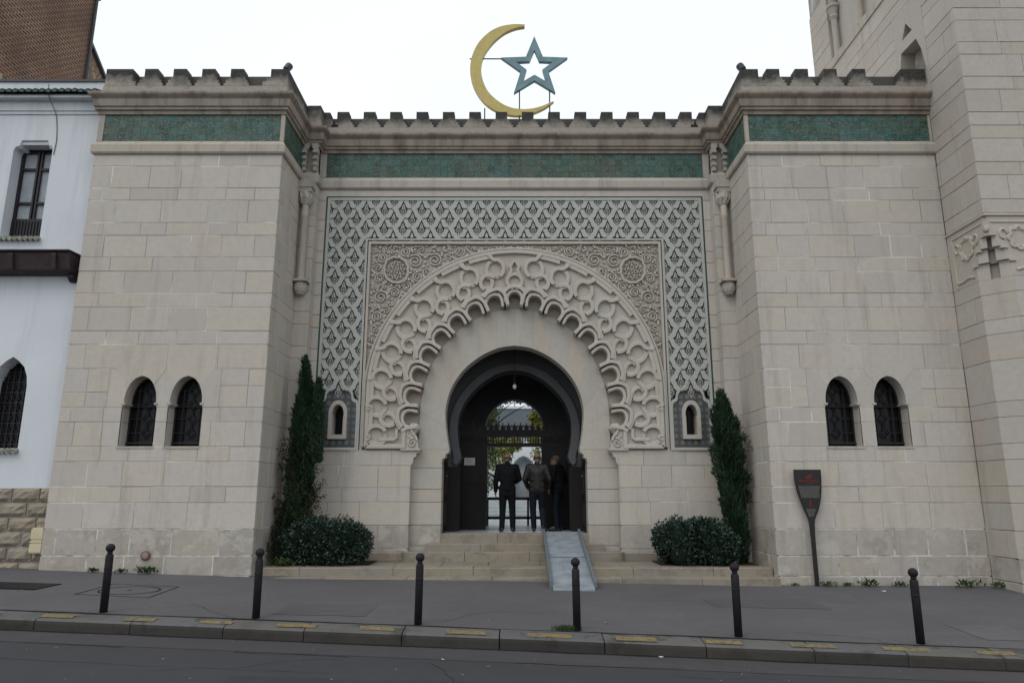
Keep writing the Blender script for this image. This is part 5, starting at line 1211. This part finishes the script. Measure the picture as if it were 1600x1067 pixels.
flatpoly('ring', c1_, 'tar', MH, .006, [c2_]); flatpoly('keyhole', [(cx - .04, cy - .03), (cx + .04, cy - .03), (cx, cy + .04)], 'tar', MH)
GR = thing('drain_grate', 'dark iron ventilation grate in the pavement at far left', 'grate')
flatpoly('grate_bed', [(-8.3, 11.1), (-7.1, 11.1), (-7.1, 11.75), (-8.3, 11.75)], 'tar', GR, .005); mb = MB()
for k in range(22):
    x = -8.28 + k * .0545; z = ground_z(x, 11.4); mb.add([(x, 11.11, ground_z(x, 11.11) + .016), (x + .026, 11.11, ground_z(x + .026, 11.11) + .016), (x + .026, 11.74, ground_z(x, 11.74) + .016), (x, 11.74, ground_z(x, 11.74) + .016)], [(0, 1, 2, 3)])
for k in range(5):
    y = 11.14 + k * .14; mb.add([(-8.3, y, ground_z(-8.3, y) + .012), (-7.1, y, ground_z(-7.1, y) + .012), (-7.1, y + .03, ground_z(-7.1, y) + .012), (-8.3, y + .03, ground_z(-8.3, y) + .012)], [(0, 1, 2, 3)])
mb.obj('grate_bar', 'iron', GR)

# ------------------------------------------------------------------ plants
def leaves(name, mat, parent, P, D, L, Wd, shade, fold=.25, kind=None):
    """P points, D directions (unit), L lengths, Wd widths: one folded diamond leaf each"""
    n = len(P); D = D / np.linalg.norm(D, axis=1, keepdims=True); r = rng.normal(size=(n, 3)); S_ = np.cross(D, r); S_ /= np.linalg.norm(S_, axis=1, keepdims=True); N_ = np.cross(D, S_)
    L = L[:, None]; Wd = Wd[:, None]
    a = P; b = P + D * L * .5 + S_ * Wd * .5 + N_ * Wd * fold; c = P + D * L; e = P + D * L * .5 - S_ * Wd * .5 + N_ * Wd * fold
    vs = np.stack([a, b, c, e], 1).reshape(-1, 3); idx = np.arange(n) * 4
    fs = np.concatenate([np.stack([idx, idx + 1, idx + 2], 1), np.stack([idx, idx + 2, idx + 3], 1)])
    me = bpy.data.meshes.new(name); me.vertices.add(len(vs)); me.vertices.foreach_set('co', vs.ravel()); me.loops.add(fs.size); me.loops.foreach_set('vertex_index', fs.ravel().astype(np.int32))
    me.polygons.add(len(fs)); me.polygons.foreach_set('loop_start', np.arange(0, fs.size, 3, dtype=np.int32)); me.polygons.foreach_set('loop_total', np.full(len(fs), 3, dtype=np.int32)); me.update(calc_edges=True)
    at = me.attributes.new('shade', 'FLOAT', 'POINT'); at.data.foreach_set('value', np.repeat(shade, 4)); me.materials.append(M[mat])
    return link(name, me, parent, kind)
def bush(cx, cy, z0, rx, ry, h, label, n=9000):
    B_ = thing('shrub', label, 'bush', 'round clipped bushes on the landing', (cx, cy, z0))
    lob = [(rng.uniform(-.68, .68) * rx, rng.uniform(-.55, .55) * ry, h * rng.uniform(.2, .66), rng.uniform(.28, .42)) for _ in range(40)]
    P, D = [], []
    for lx, ly, lz, r in lob:
        m = n // 40; v = rng.normal(size=(m, 3)); v /= np.linalg.norm(v, axis=1, keepdims=True); rad = r * (1 - .35 * rng.random(m) ** 2.2)
        p = v * rad[:, None] * np.array([1, .9, .85]) + np.array([lx, ly, lz]); P.append(p); D.append(v)
    P = np.concatenate(P); D = np.concatenate(D)
    q = ((P[:, 0] / (rx * 1.03)) ** 2 + (P[:, 1] / (ry * 1.1)) ** 2 + ((P[:, 2] - h * .42) / (h * .6)) ** 2); an = np.arctan2(P[:, 2] - h * .4, P[:, 0] / rx); k = (q < .98 + .10 * np.sin(an * 4 + cx) + .07 * np.sin(an * 9 + 2 * cx + P[:, 1] * 5) + .14 * rng.random(len(P)) ** 2) & (P[:, 2] > -.02); P, D = P[k], D[k]
    D = D + rng.normal(scale=.55, size=D.shape) + np.array([0, 0, .25]); m = len(P)
    leaves('foliage', 'laurel', B_, P, D, rng.uniform(.045, .08, m), rng.uniform(.024, .038, m), np.clip(rng.normal(.45, .25, m), 0, 1))
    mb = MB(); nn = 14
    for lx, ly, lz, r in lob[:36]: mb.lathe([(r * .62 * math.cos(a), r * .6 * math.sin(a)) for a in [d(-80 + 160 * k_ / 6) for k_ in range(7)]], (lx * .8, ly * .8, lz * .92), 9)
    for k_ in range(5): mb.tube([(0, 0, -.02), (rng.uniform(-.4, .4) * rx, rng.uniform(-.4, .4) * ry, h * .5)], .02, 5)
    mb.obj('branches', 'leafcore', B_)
bush(-3.57, 14.12, .185, .80, .55, .93, 'dark green rounded bush left of the steps under the left cypress', 24000)
bush(3.46, 14.12, .185, .80, .58, .93, 'dark green rounded bush right of the steps under the right cypress', 26000)
def cypress(label, base, prof, lean, n, n_dry, mat='cypress'):
    """prof: (height, half width) from the ground up; lean: x offset by height"""
    T_ = thing('cypress_tree', label, 'tree', 'slender cypresses flanking the portal', base)
    hs = [p[0] for p in prof]; H = hs[-1]
    z = rng.uniform(hs[0], H, n * 3); w = np.interp(z, hs, [p[1] for p in prof]); keep = rng.random(n * 3) < w / w.max(); z, w = z[keep][:n], w[keep][:n]; m = len(z)
    cl = np.interp(z, [0, H], [0, 1]); ang = rng.uniform(0, 2 * PI, m)
    lump = 1 + .22 * np.sin(ang * 3 + z * 6.1) + .18 * np.sin(ang * 5 - z * 9.3) + .12 * np.sin(z * 17 + ang)
    r = w * lump * (1 - .6 * rng.random(m) ** 1.8); lx = np.interp(z, lean[0], lean[1])
    P = np.stack([lx + r * np.cos(ang), r * np.sin(ang) * .8, z], 1); D = np.stack([np.cos(ang) * .45, np.sin(ang) * .45, np.full(m, 1.0)], 1) + rng.normal(scale=.28, size=(m, 3))
    sh = np.clip(.35 + .35 * np.sin(ang * 2 + z * 4) + rng.normal(0, .2, m), 0, 1)
    leaves('foliage', mat, T_, P, D, rng.uniform(.06, .15, m), rng.uniform(.016, .034, m), sh)
    zs = np.linspace(0, H * .92, 12); xs_ = np.interp(zs, lean[0], lean[1]); mb = MB(); mb.tube([(float(a), 0, float(b)) for a, b in zip(xs_, zs)], [.055 * (1 - .85 * i / 11) + .006 for i in range(12)], 8)
    for k in range(24):
        z0 = rng.uniform(.15, .8) * H; a = rng.uniform(0, 2 * PI); x0 = float(np.interp(z0, lean[0], lean[1])); r = float(np.interp(z0, hs, [p[1] for p in prof])) * .75
        mb.tube([(x0, 0, z0), (x0 + r * .6 * math.cos(a), r * .6 * math.sin(a), z0 + .12), (x0 + r * math.cos(a), r * math.sin(a), z0 + .35)], [.015, .01, .004], 5)
    mb.obj('trunk', 'bark', T_); return T_
def vine(T_, strands, n_leaf, mat, tw=.004):
    mb = MB(); P, D = [], []
    for pts in strands:
        c = catmull(pts, 6); mb.tube(c, tw, 4)
        for _ in range(n_leaf):
            i = random.randrange(len(c)); p = np.array(c[i]) + rng.normal(scale=.035, size=3); P.append(p); D.append(rng.normal(size=3) + np.array([0, 0, .2]))
    P, D = np.array(P), np.array(D); m = len(P); leaves('creeper_leaves', mat, T_, P, D, rng.uniform(.03, .065, m), rng.uniform(.018, .035, m), rng.random(m)); mb.obj('creeper_stem', 'bark', T_)
CL = cypress('taller ragged cypress with dry creeper left of the portal', (-4.25, 14.33, .185), [(0, .20), (.6, .24), (1.4, .22), (2.0, .20), (2.6, .19), (3.0, .165), (3.5, .10), (4.05, .01)], ([0, 1, 2, 3, 4.1], [-.10, -.02, .07, .05, -.03]), 17000, 0)
st = []
for k in range(190):
    z0 = 2.3 * rng.random() ** 1.5; x0 = rng.uniform(-.6, .6) * (1 - z0 / 3.0); s_ = 1 if rng.random() < .5 else -1; yy = rng.uniform(-.3, .25)
    st.append([(x0 * .75, yy, z0), (x0 + s_ * .05, yy, z0 + .25), (x0 + s_ * rng.uniform(.0, .25), yy + rng.uniform(-.1, .1), z0 + rng.uniform(.2, .55))])
vine(CL, st, 30, 'dryleaf'); P = []
cypress_side = cypress  # second, lower spire of the same clump
m = 2600; z = rng.uniform(1.9, 3.55, m); w = np.interp(z, [1.9, 2.6, 3.2, 3.55], [.13, .12, .08, .01]); ang = rng.uniform(0, 2 * PI, m); r = w * (1 - .5 * rng.random(m))
leaves('foliage', 'cypress', CL, np.stack([.30 + r * np.cos(ang), -.05 + r * np.sin(ang), z], 1), np.stack([np.cos(ang) * .4, np.sin(ang) * .4, np.ones(m)], 1) + rng.normal(scale=.25, size=(m, 3)), rng.uniform(.06, .14, m), rng.uniform(.016, .03, m), rng.random(m))
m = 1800; z = rng.uniform(1.5, 3.2, m); w = np.interp(z, [1.5, 2.3, 2.9, 3.2], [.12, .12, .08, .01]); ang = rng.uniform(0, 2 * PI, m); r = w * (1 - .5 * rng.random(m))
leaves('foliage', 'cypress', CL, np.stack([-.10 + r * np.cos(ang), -.02 + r * np.sin(ang), z], 1), np.stack([np.cos(ang) * .4, np.sin(ang) * .4, np.ones(m)], 1) + rng.normal(scale=.25, size=(m, 3)), rng.uniform(.06, .14, m), rng.uniform(.016, .03, m), rng.random(m))
CR = cypress('dense upright cypress with narrow foot right of the portal', (4.3, 14.33, .185), [(0, .12), (.5, .16), (1.0, .20), (1.6, .255), (2.1, .27), (2.6, .235), (3.0, .14), (3.35, .01)], ([0, .6, 1.2, 2, 3.4], [.06, .04, .0, -.04, -.14]), 12000, 0)
st = [[(.1, -.1, .1), (.2, -.12, .8), (.18, -.15, 1.4), (.24, -.15, 1.75)], [(.05, -.1, 1.9), (.2, -.15, 2.25), (.33, -.2, 2.32)], [(.05, -.1, 1.8), (.22, -.15, 2.2), (.36, -.2, 2.2)]]
vine(CR, st, 26, 'cypress', .007)
def weed(x, y, s_, label, n=60, mat='weedleaf', grp='weeds along the foot of the walls', z=None):
    z = ground_z(x, y) if z is None else z; a = rng.uniform(0, 2 * PI, n); D = np.stack([np.cos(a), np.sin(a), rng.uniform(.3, 1.6, n)], 1); P = np.stack([rng.normal(0, s_ * .55, n), rng.normal(0, s_ * .16, n), rng.uniform(0, s_ * .55, n)], 1)
    o = leaves('weed', mat, None, P, D, rng.uniform(.3, .7, n) * s_, rng.uniform(.12, .25, n) * s_, rng.random(n)); o.location = (x, y, z); tag(o, label, 'weed', grp)
for x, y, s_, lb in ((-7.45, 13.2, .1, 'small weed at the left tower foot, nearest its outer corner'), (-6.98, 13.2, .11, 'small weed at the left tower foot beside the first bollard'), (-6.52, 13.2, .17, 'taller weed below the round wall cap on left tower'), 
                     (5.50, 13.1, .12, 'low weed right beside the paddle sign foot'), (5.85, 13.15, .09, 'tiny weed a short step right of the paddle sign'), (6.2, 13.12, .16, 'broad weed below the right tower windows'), (6.75, 13.12, .12, 'weed left of the rightmost bollard at the right tower foot'),
                     (7.9, 13.05, .17, 'lush weed near the minaret end of right tower'), (8.42, 13.0, .13, 'weed in the corner between right tower and minaret'), (8.8, 12.1, .14, 'weed at the minaret foot on the far right'), (4.95, 13.2, .07, 'tiny weed at the inner foot of right tower')):
    weed(x, y, s_, lb, 70)
weed(-4.3, 13.75, .2, 'light green weed in the landing bed under the left cypress', 80, z=.19)
m = 320; a = rng.uniform(0, 2 * PI, m); P = np.stack([rng.normal(0, .065, m), rng.normal(0, .025, m), np.zeros(m)], 1); D = np.stack([.35 * np.cos(a), .35 * np.sin(a), np.ones(m)], 1)
o = leaves('grass_tuft', 'weedleaf', None, P, D, rng.uniform(.04, .09, m), rng.uniform(.005, .009, m), rng.random(m)); o.location = (.60, kerb_y(.6) + .08, ground_z(.6, kerb_y(.6) + .08)); tag(o, 'green tuft of grass growing at the foot of the bollard by the ramp', 'grass tuft')
mb = MB()
for sg in (-1, 1): mb.box(*sorted((sg * 2.75, sg * 4.6)), 13.98, 14.95, .15, .197)
mb.obj('planting_bed', 'earth', kind='structure')
def scrap(x, y, zf, s_, label):
    mb = MB(); p = [(x + s_ * random.uniform(.5, 1) * math.cos(a), y + s_ * random.uniform(.5, 1) * math.sin(a)) for a in (0.3, 1.2, 2.2, 3.4, 4.3, 5.5)]
    mb.add([(u, v, zf(u, v) + random.uniform(.006, .02)) for u, v in p], [(0, 1, 2, 3, 4, 5)]); tag(mb.obj('paper_scrap', 'paper'), label, 'litter', 'scraps of litter on the street')
scrap(1.62, kerb_y(1.62) - .38, road_z, .035, 'white litter scrap in the gutter right of the ramp bollard'); scrap(1.15, kerb_y(1.15) + .62, ground_z, .03, 'small pale scrap on the pavement behind the ramp bollard')
scrap(-.75, kerb_y(-.75) - 1.0, road_z, .022, 'tiny pale scrap on the road left of centre'); scrap(6.2, 12.6, ground_z, .06, 'pale crumb of mortar on pavement below right tower')

# ------------------------------------------------------------------ courtyard seen through the gate
mb = MB(); mb.box(-14, 14, 24, 60, .3, .69); mb.obj('courtyard_ground', 'court_floor', kind='structure')
CBd = thing('courtyard_building', 'white courtyard wall with pointed arch and grey upper gallery beyond the gate', 'building')
fc = front(34.0); ap = [(.0, .7), (.0, 2.45), (-.06, 2.62), (-.04, 2.85), (.06, 3.05), (.22, 3.2), (.42, 3.29), (.62, 3.2), (.79, 3.05), (.89, 2.85), (.91, 2.62), (.85, 2.45), (.85, .7)]
mb = MB(); mb.prism([(-8, .6), (.0, .6)] + ap[1:-1] + [(.85, .6), (8, .6), (8, 4.15), (-8, 4.15)], fc, -.3, 0); mb.obj('wall', 'white_wall', CBd)
mb = MB(); mb.prism(rect(-.12, .97, .6, 3.35), fc, -.36, -.31); mb.obj('window', 'curtain', CBd)
mb = MB(); mb.ribbon(ap, .09, fc, -.05, .03); mb.obj('arch_moulding', 'court_grey', CBd)
mb = MB(); mb.prism(rect(-8, 8, 4.15, 5.55), fc, -.4, .05); mb.obj('gallery', 'court_grey', CBd)
mb = MB(); mb.ribbon([(-8, 4.72), (8, 4.72)], .05, fc, .05, .12)
for k in range(28): mb.ribbon([(-7.6 + k * .55, 4.3), (-7.6 + k * .55, 4.72)], .03, fc, .06, .1)
mb.obj('gallery_rail', 'iron', CBd)
mb = MB(); mb.prism([(0, 5.55), (6, 7.8), (6, 7.9), (0, 5.65)], lambda u, v, w: (w, 33.9 + u, v), -8, 8); mb.obj('roof', 'white_wall', CBd)
mb = MB()
for k in range(24): mb.tube([(-7.8 + k * .65, 33.88, 5.66), (-7.8 + k * .65, 39.9, 7.92)], .02, 4)
for k in range(5): mb.tube([(-8, 34.5 + k * 1.2, 5.89 + k * .45), (8, 34.5 + k * 1.2, 5.89 + k * .45)], .02, 4)
mb.obj('roof_bar', 'court_grey', CBd)
CS = thing('courtyard_steps', 'pale low steps crossing the courtyard beyond the gate', 'steps')
for k in range(5):
    mb = MB(); mb.box(-5, 5, 27.5 + k * .8, 33.9, .69 + k * .13, .69 + (k + 1) * .13); mb.obj('step_stone', 'court_floor', CS)
CG = thing('iron_gate', 'low black iron railing gate inside the archway', 'gate')
mb = MB()
for z in (.86, 1.36): mb.box(-.74, .74, 19.5, 19.55, z, z + .075)
mb.obj('rail', 'iron', CG)
for k in range(5):
    x = -.72 + k * .36; mb = MB(); mb.box(x - .028, x + .028, 19.5, 19.55, .70, 1.62 if k == 2 else 1.42); mb.obj('bar', 'iron', CG)
def court_tree(x, y, z0, crown, n, mat, label, L=.16, th=2.0):
    T_ = thing('garden_tree', label, 'tree', 'trees in the courtyard garden', (x, y, z0)); mb = MB(); mb.tube([(0, 0, 0), (.05, 0, th * .5), (-.03, .05, th), (0, 0, th + .8)], [.07, .055, .04, .01], 7)
    P = []
    for cx, cy, cz, r in crown:
        mb.tube([(0, 0, th * .7), (cx * .6, cy * .6, (cz + th) * .5), (cx, cy, cz)], [.03, .02, .006], 5); k = n // len(crown); v = rng.normal(size=(k, 3)); v /= np.linalg.norm(v, axis=1, keepdims=True); P.append(v * (r * (1 - .6 * rng.random(k)[:, None])) + np.array([cx, cy, cz]))
    P = np.concatenate(P); m = len(P); leaves('crown', mat, T_, P, rng.normal(size=(m, 3)) - np.array([0, 0, .6]), rng.uniform(.6, 1.2, m) * L, rng.uniform(.3, .55, m) * L, rng.random(m)); mb.obj('trunk', 'bark', T_)
court_tree(-1.15, 25, .69, [(.1, 0, 2.2, .6), (.15, .1, 3.0, .6), (.2, 0, 3.7, .55), (-.3, 0, 3.9, .8), (.0, 0, 1.3, .5)], 3600, 'ivy', 'leafy green creeper covered tree left inside the gateway', .13)
court_tree(1.55, 26, .69, [(-.4, 0, 3.2, .55), (-.2, .2, 3.9, .6), (.2, 0, 4.1, .8), (-.75, 0, 3.55, .3), (.1, 0, 2.6, .4)], 3000, 'autumn', 'yellow green autumn tree right inside the gateway', .14)
court_tree(.0, 23, .69, [(-.5, 0, 4.45, .32), (-.1, 0, 4.65, .28), (.35, 0, 4.5, .25), (.8, 0, 4.4, .35)], 620, 'ivy', 'thin overhanging branches with sparse leaves at the top of the arch', .14, 4.4) if False else None
court_tree(-1.75, 22.5, .69, [(.6, 0, 3.55, .3), (1.05, 0, 3.78, .22), (1.45, 0, 3.86, .22), (1.9, 0, 3.85, .2), (2.35, 0, 3.75, .25), (.3, 0, 3.2, .4)], 1000, 'ivy', 'tree with thin leafy branches arching across the top of the gateway', .12, 2.6)
court_tree(-.4, 31.5, .69, [(-.5, 0, 2.3, .6), (.0, 0, 2.75, .45), (-.7, 0, 2.9, .5), (.45, 0, 3.05, .35), (-.2, 0, 3.3, .4)], 2400, 'autumn', 'small yellow leaved tree before the white courtyard wall', .15, 1.6)
court_tree(1.35, 31, .69, [(-.2, 0, 2.6, .5), (.1, 0, 3.1, .5), (.3, 0, 2.3, .5), (-.5, 0, 3.2, .3)], 1700, 'autumn', 'bare branched small tree right of the courtyard arch', .12, 1.8)

# ------------------------------------------------------------------ people
def blob(name, prims, mats, parent, vox=.012, smooth=4, matf=None):
    mb = MB()
    for p in prims:
        if p[0] == 'c':
            _, a, ra, b, rb = p; a, b = Vector(a), Vector(b); ax = (b - a); L = ax.length or 1e-6; ax /= L; ref = Vector((0, 0, 1)) if abs(ax.z) < .9 else Vector((1, 0, 0)); u = ax.cross(ref).normalized(); v = ax.cross(u)
            rows = [(-ra * math.cos(t_), ra * math.sin(t_)) for t_ in [k * PI / 8 for k in (0.3, 1, 2, 3, 4)]] + [(L + rb * math.sin(t_), rb * math.cos(t_)) for t_ in [k * PI / 8 for k in (0, 1, 2, 3, 3.7)]]
            vs = []; n_ = 14
            for h, r in rows:
                for k in range(n_): vs.append(a + ax * h + (u * math.cos(2 * PI * k / n_) + v * math.sin(2 * PI * k / n_)) * r)
            fs = [(i * n_ + k, i * n_ + (k + 1) % n_, (i + 1) * n_ + (k + 1) % n_, (i + 1) * n_ + k) for i in range(len(rows) - 1) for k in range(n_)] + [tuple(reversed(range(n_))), tuple((len(rows) - 1) * n_ + k for k in range(n_))]
            mb.add(vs, fs)
        else:
            _, c, r = p[:3]; R_ = Euler(p[3]).to_matrix() if len(p) > 3 else Matrix.Identity(3); n_ = 16; vs = []
            rows = [d(-86 + 172 * k / 10) for k in range(11)]
            for t_ in rows:
                for k in range(n_): vs.append(Vector(c) + R_ @ Vector((r[0] * math.cos(t_) * math.cos(2 * PI * k / n_), r[1] * math.cos(t_) * math.sin(2 * PI * k / n_), r[2] * math.sin(t_))))
            fs = [(i * n_ + k, i * n_ + (k + 1) % n_, (i + 1) * n_ + (k + 1) % n_, (i + 1) * n_ + k) for i in range(10) for k in range(n_)] + [tuple(reversed(range(n_))), tuple(10 * n_ + k for k in range(n_))]
            mb.add(vs, fs)
    tmp = link('tmp', mb.mesh('tmp', mats[0])); md = tmp.modifiers.new('r', 'REMESH'); md.mode = 'VOXEL'; md.voxel_size = vox; md.use_smooth_shade = True
    ms = tmp.modifiers.new('s', 'SMOOTH'); ms.iterations = smooth; ms.factor = .5
    me = bpy.data.meshes.new_from_object(tmp.evaluated_get(bpy.context.evaluated_depsgraph_get())); me.name = name
    bpy.data.objects.remove(tmp); me.materials.clear()
    for m_ in mats: me.materials.append(M[m_])
    if matf:
        for p in me.polygons: p.material_index = matf(p.center)
    me.polygons.foreach_set('use_smooth', [True] * len(me.polygons)); return link(name, me, parent)
def hand(w, dirv, side, s_=1.0):
    """palm and five bent fingers; w wrist, dirv pointing direction, side towards the thumb"""
    w, dv, sd = Vector(w), Vector(dirv).normalized(), Vector(side).normalized(); nrm = dv.cross(sd).normalized(); out = [('c', w, .024 * s_, w + dv * .06 * s_, .027 * s_), ('c', w + dv * .03 + sd * .02, .02, w + dv * .08 + sd * .025, .016), ('c', w + dv * .03 - sd * .02, .02, w + dv * .078 - sd * .028, .015)]
    for k, L in enumerate((.068, .076, .07, .056)):
        o = w + dv * .082 + sd * (.03 - .02 * k); m_ = o + dv * L * .5 + nrm * .006; out += [('c', o, .0095, m_, .009), ('c', m_, .009, m_ + dv * L * .4 + nrm * .025, .0078)]
    o = w + dv * .03 + sd * .03; m_ = o + (dv * .5 + sd * .6).normalized() * .04; out += [('c', o, .012, m_, .0105), ('c', m_, .0105, m_ + (dv * .9 + sd * .2) * .032, .009)]
    return out
def head(c, yaw, pitch, s_=1.0):
    """skull, face, ears; yaw 0 faces +y"""
    R_ = Euler((pitch, 0, yaw)).to_matrix(); T = lambda x, y, z: Vector(c) + R_ @ Vector((x, y, z)) * s_
    E_ = (pitch, 0, yaw)
    return [('e', T(0, -.012, .045), (.077 * s_, .097 * s_, .088 * s_), E_), ('e', T(0, .03, -.03), (.062 * s_, .068 * s_, .09 * s_), E_), ('e', T(0, .075, -.095), (.03, .025, .022), E_),
            ('c', T(0, .092, .02), .010, T(0, .113, -.022), .015), ('e', T(.079, -.005, .0), (.011, .022, .034), E_), ('e', T(-.079, -.005, .0), (.011, .022, .034), E_),
            ('c', T(-.045, .078, .035), .014, T(.045, .078, .035), .014), ('c', T(-.022, .093, -.058), .010, T(.022, .093, -.058), .010)], T
def person(label, loc, rotz, J, jacket, trousers, shoe, hair=None, coat_len=.0, hd=(0, 0), hscale=1.0):
    Pn = thing('person', label, 'person', loc=loc); Pn.rotation_euler = (0, 0, rotz)
    hp, T = head(J['head'], hd[0], hd[1], hscale); b = list(hp)
    b += [('c', J['neck'], .058, Vector(J['head']) + Vector((0, -.02, -.03)), .055), ('e', J['chest'], (.165, .105, .2)), ('e', J['pelvis'], (.155, .11, .13)), ('c', J['chest'], .12, J['pelvis'], .12), ('c', J['neck'], .06, J['chest'], .1)]
    for s_ in 'lr':
        b += [('c', J['sh' + s_], .058, J['el' + s_], .043), ('c', J['el' + s_], .042, J['wr' + s_], .028), ('c', J['hip' + s_], .08, J['kn' + s_], .056), ('c', J['kn' + s_], .054, J['an' + s_], .038), ('c', J['an' + s_], .036, J['to' + s_], .03)]
        dv = Vector(J['wr' + s_]) - Vector(J['el' + s_]); dv.normalize(); b += hand(J['wr' + s_], dv, J.get('th' + s_, (0, 1, 0)), 1)
    blob('body', b, ['skin'], Pn, .0085, 2)
    jk = [('e', Vector(J['chest']) + Vector((0, 0, -.02)), (.192, .128, .215)), ('c', J['shl'], .078, J['shr'], .078), ('c', J['chest'], .14, J['pelvis'], .145), ('e', Vector(J['pelvis']) + Vector((0, 0, .03)), (.178, .132, .15)), ('c', Vector(J['neck']) + Vector((0, 0, -.03)), .068, Vector(J['neck']) + Vector((0, -.005, .025)), .066)]
    for s_ in 'lr': jk += [('c', J['sh' + s_], .078, J['el' + s_], .062), ('c', J['el' + s_], .062, Vector(J['wr' + s_]) + (Vector(J['el' + s_]) - Vector(J['wr' + s_])) * .06, .047), ('c', J['sh' + s_], .08, J['chest'], .13)]
    pz = J['pelvis'][2] - coat_len * .9
    jk += [('c', (-.075, 0, pz + .02), .115, (.075, 0, pz + .02), .115), ('c', (-.07, 0, pz + .12), .12, (.07, 0, pz + .12), .12), ('c', (-.06, 0, 1.12), .125, (.06, 0, 1.12), .125), ('c', (-.07, .0, 1.27), .12, (.07, .0, 1.27), .12)]
    blob('jacket', jk, [jacket], Pn, .013, 3)
    tr = [('e', J['pelvis'], (.165, .122, .13))]
    for s_ in 'lr': tr += [('c', J['hip' + s_], .098, J['kn' + s_], .075), ('c', J['kn' + s_], .073, Vector(J['an' + s_]) + Vector((0, 0, .0)), .06)]
    blob('trousers', tr, [trousers], Pn, .013, 3)
    for s_ in 'lr':
        a, t_ = Vector(J['an' + s_]), Vector(J['to' + s_]); dv = (t_ - a); dv.normalize(); heel = a + Vector((0, 0, -.045)) - dv * .03
        blob('shoe', [('c', heel, .042, t_, .036), ('c', a + Vector((0, 0, -.01)), .045, heel, .042), ('c', heel - Vector((0, 0, .0)), .04, (heel + t_) / 2 + Vector((0, 0, -.0)), .045)], [shoe], Pn, .01, 2)
    if hair:
        R2 = Euler((hd[1], 0, hd[0])).to_matrix()
        hr = [('e', T(0, -.03, .03) if hair == 'fringe' else T(0, -.02, .055), (.0815, .084, .045) if hair == 'fringe' else (.085, .098, .088), (hd[1], 0, hd[0]))]
        o = blob('hair', hr, ['hair'], Pn, .009, 1)
    return Pn
ST_ = dict(head=(0, .05, 1.55), neck=(0, -.01, 1.43), chest=(0, 0, 1.23), pelvis=(0, 0, .92), shl=(-.185, 0, 1.375), shr=(.185, 0, 1.375), ell=(-.25, -.03, 1.10), elr=(.25, -.03, 1.10), wrl=(-.255, .06, .86), wrr=(.245, .10, .87), hipl=(-.09, 0, .88), hipr=(.09, 0, .88),
           knl=(-.10, .02, .49), knr=(.11, .03, .49), anl=(-.115, -.02, .09), anr=(.12, .0, .09), tol=(-.15, .15, .035), tor=(.155, .17, .035))
m1 = dict(ST_); m1.update(head=(.0, .07, 1.535), elr=(.27, .06, 1.13), wrr=(.19, .27, 1.06), thl=(0, 1, 0), thr=(-.7, 0, .7))
person('balding man in black suit seen from behind standing left of centre in the gateway', (-.16, 15.95, .703), .04, m1, 'suit', 'suit', 'shoe', 'fringe', .14, (0.05, -.30))
m2 = dict(ST_); m2.update(head=(.0, .03, 1.56), ell=(-.27, -.04, 1.12), wrl=(-.22, .12, .95), elr=(.27, -.06, 1.12), wrr=(.25, .08, .92), knr=(.10, .10, .48), anr=(.13, -.16, .15), tor=(.19, -.05, .045), anl=(-.08, .04, .09), tol=(-.09, .22, .035))
person('man in brown jacket and jeans walking in beside the suited man', (.50, 16.0, .703), -.05, m2, 'jacket', 'jeans', 'shoe', 'fringe', .06, (0, -.08))
m3 = dict(ST_); m3.update(head=(.0, .05, 1.52), wrr=(.30, .12, .98), elr=(.30, -.06, 1.14), wrl=(-.2, .2, 1.0), ell=(-.26, .02, 1.12))
person('man in dark coat and jeans turning left in the shadow by the right door', (.97, 16.38, .703), d(62), m3, 'navy', 'jeans', 'shoe', 'cap', .1, (.1, -.12))
